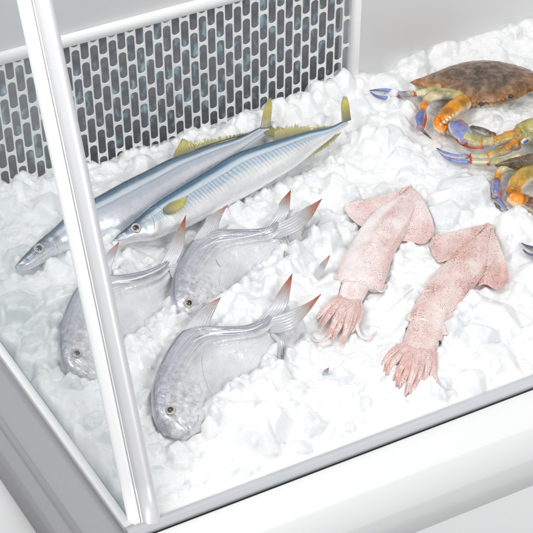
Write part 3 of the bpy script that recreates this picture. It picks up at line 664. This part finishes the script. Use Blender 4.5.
arms2 = [arm(407, 343, 382, 367, 4.4, 2.0, -3, -2), arm(410, 345, 386, 375, 4.8, 2.2, -2, 0, .014), arm(413, 347, 393, 385, 5.0, 2.0, -1, 0, .017), arm(417, 348, 399, 391, 4.8, 2.2, 0, 0, .015), arm(420, 349, 405, 396, 4.8, 2.0, 1, 0, .018), arm(424, 349, 413, 391, 4.8, 2.2, 1, 0, .015), arm(428, 349, 423, 383, 4.6, 2.4, 2, 0, .013), arm(431, 347, 430, 379, 4.0, 1.8, 2, 0, .010)]
tent2 = [[(432, 346, .012, 3.0), (435, 360, .010, 2.4), (435, 374, .008, 1.8), (439, 385, .006, 1.2), (445, 390, .006, .9), (452, 390, .006, .5)]]
fl2 = [[(410, 313, .012, 1.6), (410, 318, .011, 3.4), (415, 319, .013, 3), (420, 319, .015, 1.2)], [(434, 321, .020, 2), (441, 327, .014, 4), (446, 333, .008, 4), (449, 326, .006, 2)], [(455, 312, .006, 3), (461, 308, .006, 5), (465, 303, .006, 4), (463, 297, .006, 2)]]
fn2 = [([(487, 225, .014), (468, 229, .016), (448, 232, .014), (432, 237, .012)], [(452, 262, .010), (446, 262, .010), (437, 262, .010), (429, 246, .010)]),
       ([(492, 228, .014), (499, 244, .013), (506, 261, .012), (509, 277, .010)], [(478, 286, .008), (486, 286, .008), (497, 290, .008), (506, 283, .008)])]
squid('redder squid on the right with dark eyes, near the front sill', s2, [.4, .28, .28, .32, .34, .36, .36, .34, .30], h2, SQ2, SQARM, fn2, arms2, tent2, fl2, [(407.5, 330, 2.9), (438.5, 342.5, 3.1)], 9)

# ------------------------------------------------------------------ crabs
PUR = (.12, .13, .32); PBL = (.22, .27, .52); OLI = (.38, .33, .10); PALE = (.58, .54, .36); ORA = (.76, .25, .02); RED = (.58, .07, .03); BRO = (.17, .08, .05); DRK = (.07, .055, .045); TAN = (.62, .30, .05)
def seg(mb, pts, c0, c1, flat=None, n=22, m=20):
    big = max(p[3] for p in pts) > 2.4
    v, f, u = pxtube(pts, n=n, m=m, flat=flat); w = u[:, 0][:, None]; v = np.array(v)
    if big:   # knuckled ends and a keel along each edge
        P = np.array([up(*p[:3]) for p in pts]); C_ = catmull(P, n); cc = np.vstack([np.repeat(C_, m, 0), C_[0], C_[-1]])
        k_ = 1+.13*np.exp(-((u[:, 0]-.90)/.06)**2)-.16*np.exp(-((u[:, 0]-.78)/.06)**2)+.10*np.exp(-((u[:, 0]-.12)/.06)**2)+.10*np.exp(-((np.abs(u[:, 1])-1)/.06)**2)-.07*np.exp(-((u[:, 1]-.45)/.12)**2)
        v = cc+(v-cc)*k_[:, None]
    col = np.array(c0)*(1-w)+np.array(c1)*w
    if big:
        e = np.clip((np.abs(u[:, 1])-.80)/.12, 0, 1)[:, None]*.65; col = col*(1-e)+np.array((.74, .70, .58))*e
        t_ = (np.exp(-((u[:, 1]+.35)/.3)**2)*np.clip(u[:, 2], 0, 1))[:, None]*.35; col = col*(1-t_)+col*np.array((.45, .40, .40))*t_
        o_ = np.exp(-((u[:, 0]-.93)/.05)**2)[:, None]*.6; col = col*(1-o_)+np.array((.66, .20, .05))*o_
    mb.add(v, f, col)
def limb(name, parent, segs):
    b = MB()
    for s_ in segs: seg(b, *s_)
    o = b.build(name, CRAB, parent); remember(o); return o
def carapace(parent, outline, h0, hh, teeth, c_in, c_out, tooth_range):
    n = 120; O = catmull(outline+[outline[0]], n+1)[:-1]; cx, cy_ = O.mean(0); v = []; c = []; R = 22
    per = np.linspace(0, 1, n, endpoint=False)
    for j in range(n):
        if tooth_range[0] <= per[j] <= tooth_range[1]:
            k = (per[j]*teeth) % 1; O[j] += (O[j]-[cx, cy_])/np.linalg.norm(O[j]-[cx, cy_])*(1.8*(1-abs(2*k-1)))
    for i in range(R+1):
        r = i/R
        for j in range(n):
            x = cx+(O[j][0]-cx)*r; y = cy_+(O[j][1]-cy_)*r; z = h0+hh*(1-r**2.6)**.8
            z += .0018*nz((x*.09, y*.09, 1))*(1-r)+.0012*nz((x*.4, y*.4, 4))
            p = up(O[j][0], O[j][1], h0)*r + up(cx, cy_, h0)*(1-r); v.append((p.x, p.y, z)); w = r**3; c.append(np.array(c_in)*(1-w)+np.array(c_out)*w)
    f = gridfaces(R+1, n)
    for j in range(n):
        p = up(O[j][0], O[j][1], h0); q_ = up(cx, cy_, h0); pp = p.lerp(q_, .12); v.append((pp.x, pp.y, h0-.012)); c.append(np.array(PALE))
    k = R*n
    for j in range(n): f.append((k+j, k+n+j, k+n+(j+1) % n, k+(j+1) % n))
    f.append(tuple(k+n+j for j in range(n)))
    o = link('carapace', v, f, CRAB, parent, True, col=c); remember(o); return o
def crab_eye(parent, x, y, h, r):
    v = []
    for i in range(11):
        for j in range(16):
            p_, a_ = math.pi*i/10, 2*math.pi*j/16; v.append(up(x, y, h)+Vector((math.sin(p_)*math.cos(a_), math.sin(p_)*math.sin(a_), math.cos(p_)))*r*S)
    link('eye', v, gridfaces(11, 16), PUPIL, parent)
c1 = thing('crab', 'crab with a brown shell at the top edge, both its small dark eyes showing', 'crab', up(480, 75, 0), 'blue clawed crabs at the right of the ice')
carapace(c1, [(410, 82), (424, 87), (442, 95), (462, 101), (481, 103), (500, 101.5), (517, 97), (534, 89), (556, 80), (540, 74), (522, 67), (500, 62), (478, 61), (455, 65), (436, 72), (424, 77)],   .030, .018, 60, (.10, .065, .05), (.30, .13, .05), (0, .5))
crab_eye(c1, 481.5, 104.5, .034, 2.2); crab_eye(c1, 511, 96.5, .036, 2.8)
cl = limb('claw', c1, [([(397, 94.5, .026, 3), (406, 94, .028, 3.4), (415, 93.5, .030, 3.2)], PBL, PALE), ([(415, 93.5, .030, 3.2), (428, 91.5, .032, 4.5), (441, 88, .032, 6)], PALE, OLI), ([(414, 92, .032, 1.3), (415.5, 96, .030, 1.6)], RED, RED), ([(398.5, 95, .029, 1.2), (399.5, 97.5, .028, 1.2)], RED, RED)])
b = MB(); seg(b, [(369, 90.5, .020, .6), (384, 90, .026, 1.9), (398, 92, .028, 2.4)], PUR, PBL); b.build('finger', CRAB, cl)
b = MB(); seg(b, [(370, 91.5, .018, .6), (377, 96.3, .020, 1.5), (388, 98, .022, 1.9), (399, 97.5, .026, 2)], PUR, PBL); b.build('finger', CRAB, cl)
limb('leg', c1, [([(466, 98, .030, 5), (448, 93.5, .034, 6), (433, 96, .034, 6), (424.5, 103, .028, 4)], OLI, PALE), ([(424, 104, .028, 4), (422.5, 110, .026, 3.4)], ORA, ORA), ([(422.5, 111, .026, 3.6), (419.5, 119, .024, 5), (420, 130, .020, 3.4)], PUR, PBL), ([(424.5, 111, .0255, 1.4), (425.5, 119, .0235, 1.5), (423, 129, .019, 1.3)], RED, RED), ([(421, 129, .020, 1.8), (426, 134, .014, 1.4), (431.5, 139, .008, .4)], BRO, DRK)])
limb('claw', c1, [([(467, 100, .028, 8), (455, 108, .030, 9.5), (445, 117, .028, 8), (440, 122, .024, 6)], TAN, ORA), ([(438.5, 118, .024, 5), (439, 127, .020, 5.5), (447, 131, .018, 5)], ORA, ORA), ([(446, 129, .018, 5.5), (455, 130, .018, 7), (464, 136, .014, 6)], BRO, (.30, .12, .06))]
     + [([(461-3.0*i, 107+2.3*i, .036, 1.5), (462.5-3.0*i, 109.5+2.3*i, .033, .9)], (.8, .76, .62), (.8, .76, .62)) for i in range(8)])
limb('leg', c1, [([(535, 92, .030, 4), (550, 96, .028, 5), (562, 104, .020, 4)], OLI, PALE), ([(562, 104, .020, 4), (566, 116, .014, 4), (562, 128, .008, 1)], PUR, PBL)])
c2 = thing('crab', 'crab at the right edge, long blue claw reaching left over the ice', 'crab', up(560, 170, 0), 'blue clawed crabs at the right of the ice')
carapace(c2, [(495, 166), (508, 160.5), (522, 157), (542, 152), (565, 143), (590, 143), (614, 160), (620, 180), (606, 192), (580, 192), (556, 182), (534, 172), (514, 168)], .036, .016, 60, (.13, .09, .05), (.10, .06, .035), (0, .5))
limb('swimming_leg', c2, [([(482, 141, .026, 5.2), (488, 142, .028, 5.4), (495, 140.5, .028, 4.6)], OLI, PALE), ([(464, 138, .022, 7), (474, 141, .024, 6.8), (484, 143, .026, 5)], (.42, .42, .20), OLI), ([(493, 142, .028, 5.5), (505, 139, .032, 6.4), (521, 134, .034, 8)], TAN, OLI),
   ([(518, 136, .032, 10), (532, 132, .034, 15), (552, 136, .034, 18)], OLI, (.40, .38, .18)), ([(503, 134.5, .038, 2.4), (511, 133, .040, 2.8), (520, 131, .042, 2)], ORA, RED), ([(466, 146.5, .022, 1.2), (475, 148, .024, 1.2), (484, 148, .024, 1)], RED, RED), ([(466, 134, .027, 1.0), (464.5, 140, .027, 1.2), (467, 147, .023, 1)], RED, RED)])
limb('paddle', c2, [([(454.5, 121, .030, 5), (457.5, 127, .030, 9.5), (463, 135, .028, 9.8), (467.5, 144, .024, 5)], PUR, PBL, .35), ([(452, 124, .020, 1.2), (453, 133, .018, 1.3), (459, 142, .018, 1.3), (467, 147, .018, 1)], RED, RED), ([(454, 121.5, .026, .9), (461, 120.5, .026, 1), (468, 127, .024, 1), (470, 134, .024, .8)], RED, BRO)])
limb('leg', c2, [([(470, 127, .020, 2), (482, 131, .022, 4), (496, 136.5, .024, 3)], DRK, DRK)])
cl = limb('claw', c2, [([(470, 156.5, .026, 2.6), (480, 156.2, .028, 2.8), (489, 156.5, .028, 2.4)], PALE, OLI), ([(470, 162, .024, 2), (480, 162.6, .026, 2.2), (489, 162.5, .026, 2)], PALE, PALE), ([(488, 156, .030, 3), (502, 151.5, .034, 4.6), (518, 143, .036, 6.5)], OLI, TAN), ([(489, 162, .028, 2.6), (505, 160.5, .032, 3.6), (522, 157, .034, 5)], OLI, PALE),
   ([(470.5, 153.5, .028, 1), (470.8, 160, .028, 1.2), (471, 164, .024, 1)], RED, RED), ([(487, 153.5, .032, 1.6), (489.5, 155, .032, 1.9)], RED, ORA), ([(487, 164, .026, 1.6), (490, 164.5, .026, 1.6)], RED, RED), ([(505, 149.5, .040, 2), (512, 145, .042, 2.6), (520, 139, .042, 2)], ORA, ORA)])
b = MB(); seg(b, [(436, 148, .022, .8), (445, 153.5, .024, 2.3), (456, 156.5, .026, 2.6), (470, 156.5, .026, 2.6)], PUR, PBL); b.build('finger', CRAB, cl)
b = MB(); seg(b, [(436.8, 149, .020, .6), (446, 157.3, .020, 1.8), (458, 161.6, .022, 2), (470, 162.2, .024, 2)], PUR, PBL); b.build('finger', CRAB, cl)
# the white-ringed joint on the arm
b = MB(); seg(b, [(521, 143, .050, 2), (525, 141, .052, 3), (529, 139, .050, 2)], (.75, .75, .7), (.75, .75, .7)); seg(b, [(523.5, 142.6, .0545, 1.2), (526, 141.4, .056, 1.5), (528, 140.2, .0545, 1)], (.08, .10, .2), (.08, .10, .2)); b.build('joint_mark', CRAB, c2)
limb('leg', c2, [([(532, 168, .030, 5.5), (514, 165.5, .032, 5.6), (502, 169, .030, 5), (497.5, 175, .026, 4)], OLI, PALE), ([(498, 174.5, .026, 4), (497, 180, .024, 3.4)], ORA, TAN), ([(496.5, 181, .024, 3.6), (496, 189, .022, 4.6), (496.5, 198, .018, 3.6)], PUR, PBL), ([(500, 181, .0235, 1), (500.5, 190, .0215, 1), (500, 198, .018, .8)], RED, RED), ([(496.5, 199, .018, 3.8), (502, 205, .014, 2.6), (509.5, 212.5, .008, .5)], PUR, PBL), ([(495, 201, .015, 2), (500, 210, .010, 1.2), (504, 212, .006, .4)], DRK, PUR)])
limb('claw', c2, [([(545, 172, .030, 8), (528, 174, .034, 9), (517, 184, .032, 8.5), (513, 195, .026, 7)], OLI, TAN), ([(512, 196, .024, 7.5), (519, 201, .024, 8.5), (528, 203, .022, 7.5)], ORA, ORA), ([(526, 203, .022, 7.5), (536, 208, .020, 8), (546, 218, .014, 6)], BRO, (.30, .12, .06)), ([(511, 193.5, .032, 1.2), (518, 195, .034, 1.4), (526, 195, .032, 1.1)], RED, RED)])
c3 = thing('crab_claw', 'blue crab claw tips entering from the right edge, below the larger crab', 'crab claw', up(545, 258, 0))
pl = limb('palm', c3, [([(542, 254, .016, 6), (556, 262, .018, 9), (572, 270, .016, 8)], PBL, OLI)])
b = MB(); seg(b, [(521, 243, .014, .6), (528, 247, .016, 2), (544, 252, .018, 4)], DRK, PUR); b.build('finger', CRAB, pl)
b = MB(); seg(b, [(522.5, 249.3, .012, .5), (529, 254.6, .014, 1.8), (544, 260, .016, 3.5)], DRK, PUR); b.build('finger', CRAB, pl)
# ------------------------------------------------------------------ ice
allv = []; allf = []
for v, f in CRE:
    n = len(allv); allv += v; allf += [tuple(i+n for i in q_) for q_ in f]
CB = BVHTree.FromPolygons(allv, allf)
MOUNDS = [  # px, py, radius (m), height (m)
 (226, 424, .022, .030), (246, 404, .024, .026), (262, 392, .022, .020), (280, 380, .018, .018), (240, 425, .03, .02), (275, 395, .03, .016),
 (246, 312, .022, .022), (262, 298, .022, .022), (278, 288, .020, .022), (292, 270, .018, .020), (228, 326, .014, .016), (250, 322, .02, .02),
 (118, 388, .022, .018), (138, 362, .022, .020), (154, 348, .020, .018), (168, 326, .018, .014),
 (470, 36, .08, .03), (420, 46, .08, .025), (550, 36, .08, .03), (350, 80, .05, .02), (505, 128, .03, .006), (470, 188, .022, .016), (380, 130, .04, .012), (300, 112, .03, .02), (345, 95, .05, .02)]
MW = [(up(a, b_, 0), r, h) for a, b_, r, h in MOUNDS]
C2 = np.array([CORNER.x, CORNER.y]); eF = np.array([dF.x, dF.y]); eL = np.array([dL.x, dL.y]); eF /= np.linalg.norm(eF); eL /= np.linalg.norm(eL)
INV = np.linalg.inv(np.stack([eF, eL], 1)); LB = max((INV @ (np.array([q_.x, q_.y])-C2))[1] for q_ in (BL, FRT+(BR-FRT)*1.02)); LA = 1.16
STEP = .0014; NS = int(LA/STEP); NT_ = int(LB/STEP); sa = np.arange(NS)*STEP; tb = np.arange(NT_)*STEP
XY = C2+sa[:, None, None]*eF+tb[None, :, None]*eL
def vn(xy, scale, seed):
    r = np.random.default_rng(seed); T = r.uniform(-1, 1, (256, 256)); g = xy*scale; i = np.floor(g).astype(int); f = g-i; f = f*f*f*(f*(f*6-15)+10)
    a, b_ = i[..., 0] % 256, i[..., 1] % 256; a1, b1 = (a+1) % 256, (b_+1) % 256
    return (T[a, b_]*(1-f[..., 0])+T[a1, b_]*f[..., 0])*(1-f[..., 1])+(T[a, b1]*(1-f[..., 0])+T[a1, b1]*f[..., 0])*f[..., 1]
def worley(xy, cell, seed, jit=.9):
    r = np.random.default_rng(seed); K = 256; jx = r.random((K, K)); jy = r.random((K, K)); hv = r.random((K, K)); g = np.floor(xy/cell).astype(int); best = np.full(xy.shape[:-1], 9.); b2 = best.copy(); hb_ = np.zeros(best.shape)
    for a in (-1, 0, 1):
        for b_ in (-1, 0, 1):
            gx, gy = g[..., 0]+a, g[..., 1]+b_; px_ = (gx+.5+(jx[gx % K, gy % K]-.5)*jit)*cell; py_ = (gy+.5+(jy[gx % K, gy % K]-.5)*jit)*cell
            d = np.hypot(xy[..., 0]-px_, xy[..., 1]-py_)/cell; c_ = d < best
            b2 = np.where(c_, best, np.minimum(b2, d)); hb_ = np.where(c_, hv[gx % K, gy % K], hb_); best = np.where(c_, d, best)
    return best, b2, hb_
warp = np.stack([vn(XY, 45, 11), vn(XY, 45, 12)], -1); XW = XY+warp*.006
Z = vn(XY, 8, 1)*.009+vn(XY, 19, 2)*.006+vn(XY, 45, 3)*.0025+vn(XY, 110, 4)*.0012+vn(XY, 260, 5)*.0006
REG = np.clip(.75+.7*vn(XY, 9, 41)+.35*vn(XY, 22, 42), .12, 1.3)
for cell, amp, sd in ((.034, .006, 1), (.016, .0034, 2), (.008, .0012, 3)):
    f1, f2, hv = worley(XW, cell, sd); edge = np.clip((f2-f1)*2.2, 0, 1); Z += REG*amp*((hv-.5)*edge + (.3-np.minimum(f1, 1)**2*.4)*.7)
MZ = np.zeros_like(Z)
for c_, r, h in MW: MZ += h*np.exp(-((XY[..., 0]-c_.x)**2+(XY[..., 1]-c_.y)**2)/(r*r))
Z += MZ
dl = np.abs((XY-C2) @ np.array([oL.x, oL.y])); df = np.abs((XY-C2) @ np.array([oF.x, oF.y]))
Z = np.where(df < .05, Z*np.clip(df/.05, .1, 1)-.004*(1-df/.05), Z)
DOWN = Vector((0, 0, -1)); COVER = np.zeros(Z.shape, bool)
for i in range(NS):
    for j in range(NT_):
        loc = CB.ray_cast(Vector((XY[i, j, 0], XY[i, j, 1], .3)), DOWN)[0]
        if loc is not None:
            COVER[i, j] = True
            Z[i, j] = min(Z[i, j], max(loc.z-.006+max(0, MZ[i, j]-.003)*1.5, -.05))
CLR = np.zeros_like(Z)
def gidx(x, y):
    a, b_ = INV @ (np.array([x, y])-C2); return a/STEP, b_/STEP
def stamp(x, y, r, clear, sink, keep, base=None):
    ia, ib = gidx(x, y); R_ = int(r*1.35/STEP)+2; i0, i1, j0, j1 = max(0, int(ia)-R_), min(NS, int(ia)+R_+2), max(0, int(ib)-R_), min(NT_, int(ib)+R_+2)
    if i1-i0 < 3 or j1-j0 < 3: return
    zc = Z[int(np.clip(ia, 0, NS-1)), int(np.clip(ib, 0, NT_-1))] if base is None else base
    P_ = XY[i0:i1, j0:j1]; u = (P_-np.array([x, y]))/r; u = u+.12*np.stack([vn(P_, 1.6/r*.5, int(rng.integers(1e6))), vn(P_, 1.6/r*.5, int(rng.integers(1e6)))], -1)
    planes = [.55+.16*(u[..., 0]*rng.normal()+u[..., 1]*rng.normal()), .60+.3*(u[..., 0]*rng.normal()+u[..., 1]*rng.normal())]
    n_ = rng.integers(5, 8); a0 = rng.uniform(0, 6.28)
    for q_ in range(n_):
        a = a0+6.283*q_/n_+rng.uniform(-.3, .3); planes.append((rng.uniform(.72, 1.05)-(u[..., 0]*math.cos(a)+u[..., 1]*math.sin(a)))*rng.uniform(.9, 2.4))
    K_ = 20.0; h = -np.log(sum(np.exp(-K_*np.clip(p_, -3, 3)) for p_ in planes))/K_
    zn = zc-sink*r+h*r; cur = Z[i0:i1, j0:j1]; ok = zn > cur
    if not keep: ok &= ~COVER[i0:i1, j0:j1]
    Z[i0:i1, j0:j1] = np.where(ok, zn, cur); CLR[i0:i1, j0:j1] = np.where(ok, clear, CLR[i0:i1, j0:j1])
def place(px, py, r_px, m, sink=.35, keep=False, **k):
    p = up(px, py, 0); r = r_px*S
    if (p-CORNER).dot(oL) > -.002-r or (p-CORNER).dot(oF) > -.004-r*1.1: return
    if (p-B0).dot(Vector((-dB.y, dB.x, 0))) > r*.4: return
    stamp(p.x, p.y, r, rng.uniform(.4, 1) if m else rng.uniform(0, .15), sink*.75, keep)
for _ in range(900): place(rng.uniform(-20, 600), rng.uniform(-40, 530), rng.uniform(4, 8), rng.random() < .5, rng.uniform(.1, .6))
for _ in range(520): place(rng.uniform(-30, 600), rng.uniform(-40, 530), rng.uniform(9, 22), rng.random() < .6, rng.uniform(.1, .5))
for _ in range(500): place(rng.uniform(-20, 600), rng.uniform(-40, 530), rng.uniform(4, 10), rng.random() < .5, rng.uniform(.1, .6))
for _ in range(900): place(rng.uniform(-20, 600), rng.uniform(-40, 530), rng.uniform(1.8, 4.2), rng.random() < .4, rng.uniform(0, .5))
for _ in range(200):
    x = rng.uniform(-20, 360); y = 190-(x)*.289+rng.uniform(-1, 16); place(x, y, rng.uniform(3, 9), 0, .1)
for x, y, r, m in ((470, 196, 30, 1), (400, 118, 17, 0), (395, 106, 10, 1), (372, 146, 15, 0), (385, 186, 13, 1), (498, 126, 13, 1), (515, 116, 12, 1), (487, 112, 9, 1), (522, 232, 12, 0), (330, 156, 13, 1), (352, 168, 14, 0), (318, 179, 12, 1), (60, 332, 24, 1), (20, 304, 26, 1), (32, 344, 16, 1), (90, 208, 14, 0), (300, 342, 12, 0), (420, 164, 13, 1), (345, 204, 11, 0)):
    place(x, y, r, m, .35)
for x, y, r in ((262, 382, 9), (278, 374, 7), (246, 394, 9), (232, 408, 9), (218, 421, 9), (210, 433, 7), (286, 362, 6), (270, 284, 9), (284, 272, 8), (256, 296, 9), (242, 308, 9), (226, 317, 8), (294, 260, 6), (148, 344, 8), (136, 354, 9), (122, 366, 9), (108, 378, 8), (162, 333, 7), (254, 196, 6), (232, 208, 6), (286, 175, 5)):
    for q_ in range(3): place(x+rng.uniform(-4, 4), y+rng.uniform(-2, 5), r*rng.uniform(.6, 1.0), rng.random() < .5, .25, keep=True)
EDG = COVER[1:-1, 1:-1] & ~(COVER[2:, 1:-1] & COVER[:-2, 1:-1] & COVER[1:-1, 2:] & COVER[1:-1, :-2]); ei = np.argwhere(EDG)+1
for i_, j_ in ei[rng.integers(0, len(ei), 900)]:
    x, y = XY[i_, j_]; oi = [(a, b_) for a, b_ in ((i_+6, j_), (i_-6, j_), (i_, j_+6), (i_, j_-6)) if 0 <= a < NS and 0 <= b_ < NT_ and not COVER[a, b_]]
    if not oi: continue
    a, b_ = oi[int(rng.integers(len(oi)))]; px_, py_ = topx((x, y, 0))
    if py_ < 84 or (px_ > 400 and py_ < 215) or (306 < px_ < 384 and 286 < py_ < 352) or (376 < px_ < 458 and 335 < py_ < 402) or (420 < px_ < 515 and 215 < py_ < 296) or (148 < px_ < 202 and 412 < py_ < 446): continue
    stamp(float(XY[a, b_, 0]), float(XY[a, b_, 1]), rng.uniform(2.2, 6.5)*S, float(rng.uniform(0, 1) > .5), -.25, True, base=float(Z[a, b_]))
for x, y, r in ((505, 118, .05), (25, 325, .07), (235, 220, .04), (390, 200, .04), (150, 300, .04), (300, 160, .04), (470, 205, .04), (245, 300, .03)):
    c_ = up(x, y, 0); CLR += .8*np.exp(-((XY[..., 0]-c_.x)**2+(XY[..., 1]-c_.y)**2)/(r*r))*np.clip(.6+vn(XY, 40, 77), 0, 1)
CLR = np.clip(CLR, 0, 1.3)
Z += vn(XY, 330, 6)*.0002
Z -= .03*np.exp(-(dl/(.013+.007*warp[..., 0]))**2)
for _ in range(1): Z[1:-1, 1:-1] = .5*Z[1:-1, 1:-1]+.125*(Z[2:, 1:-1]+Z[:-2, 1:-1]+Z[1:-1, 2:]+Z[1:-1, :-2])
V = np.concatenate([XY, Z[..., None]], -1).reshape(-1, 3); idx = np.arange(NS*NT_).reshape(NS, NT_)
gf = np.stack([idx[:-1, :-1], idx[1:, :-1], idx[1:, 1:], idx[:-1, 1:]], -1).reshape(-1, 4); nq = len(gf)
me = bpy.data.meshes.new('crushed_ice')
me.vertices.add(len(V)); me.vertices.foreach_set('co', V.astype(np.float32).ravel())
me.loops.add(nq*4); me.loops.foreach_set('vertex_index', gf.ravel().astype(np.int32))
me.polygons.add(nq); me.polygons.foreach_set('loop_start', (np.arange(nq)*4).astype(np.int32))
a_ = me.attributes.new('tint', 'FLOAT_VECTOR', 'POINT'); a_.data.foreach_set('vector', np.repeat(CLR.reshape(-1, 1), 3, 1).astype(np.float32).ravel())
me.materials.append(ICE); me.update(calc_edges=True); me.polygons.foreach_set('use_smooth', np.ones(nq, bool)); me.validate()
ice = bpy.data.objects.new('crushed_ice', me); COL.objects.link(ice)
ice['label'] = 'bed of white crushed ice filling the display case'; ice['category'] = 'ice'; ice['kind'] = 'stuff'
# tray wall seen in the gap at the glass, floor far below
part_extrude('ice_tray', simple('blue_grey_tray', (.26, .34, .39), .3, .2), CORNER, BL, oL, [(-.001, -.10), (-.001, -.012), (-.004, -.010), (-.02, -.05), (-.02, -.10)], parent=case)
fl = link('floor', [(-6, -6, -.9), (6, -6, -.9), (6, 8, -.9), (-6, 8, -.9)], [(0, 1, 2, 3)], simple('white_tiled_floor', (.8, .8, .8), .4), None, False); fl['kind'] = 'structure'

# ------------------------------------------------------------------ light
w = bpy.data.worlds.new('World'); sc.world = w; w.use_nodes = True; bg = w.node_tree.nodes['Background']; bg.inputs[1].default_value = .76
k = NT(w.node_tree); tc = k.n('ShaderNodeTexCoord').outputs['Generated']; sp_ = k.n('ShaderNodeSeparateXYZ'); k.l(tc, sp_.inputs[0])
g1 = k.ramp(k.math('ADD', k.math('MULTIPLY', sp_.outputs[2], .5), .5), [(.3, (.42, .43, .45)), (.52, (.50, .51, .54)), (.72, (.88, .89, .9)), (1, (1, 1, 1))]); n_ = k.g(k.noise(tc, 2.6, 2, .5), [(.38, .45), (.56, 1.0)]); k.l(k.mix(1.0, g1, n_, 'MULTIPLY'), bg.inputs[0])
def area(name, loc, target, sx, sy, e, col=(1, 1, 1)):
    l = bpy.data.lights.new(name, 'AREA'); l.shape = 'RECTANGLE'; l.size = sx; l.size_y = sy; l.energy = e; l.color = col
    o = bpy.data.objects.new(name, l); COL.objects.link(o); o.location = loc; o.rotation_euler = (Vector(target)-Vector(loc)).to_track_quat('-Z', 'Y').to_euler(); return o
area('wall_fill', (-.7, -.35, 1.45), (.1, .8, .45), .9, .2, 13)  # unseen light added to brighten the back wall
area('front_fill', (1.3, -2.4, 2.7), (0, 0, 0), 1.0, 1.0, 46)  # unseen frontal light, placed to lift wall and fascia and flatten shading
sc.view_settings.view_transform = 'Standard'; sc.view_settings.look = 'None'; sc.view_settings.exposure = 0; sc.view_settings.gamma = 1
sc.cycles.max_bounces = 8; sc.cycles.transmission_bounces = 6; sc.cycles.transparent_max_bounces = 8; sc.cycles.use_denoising = True
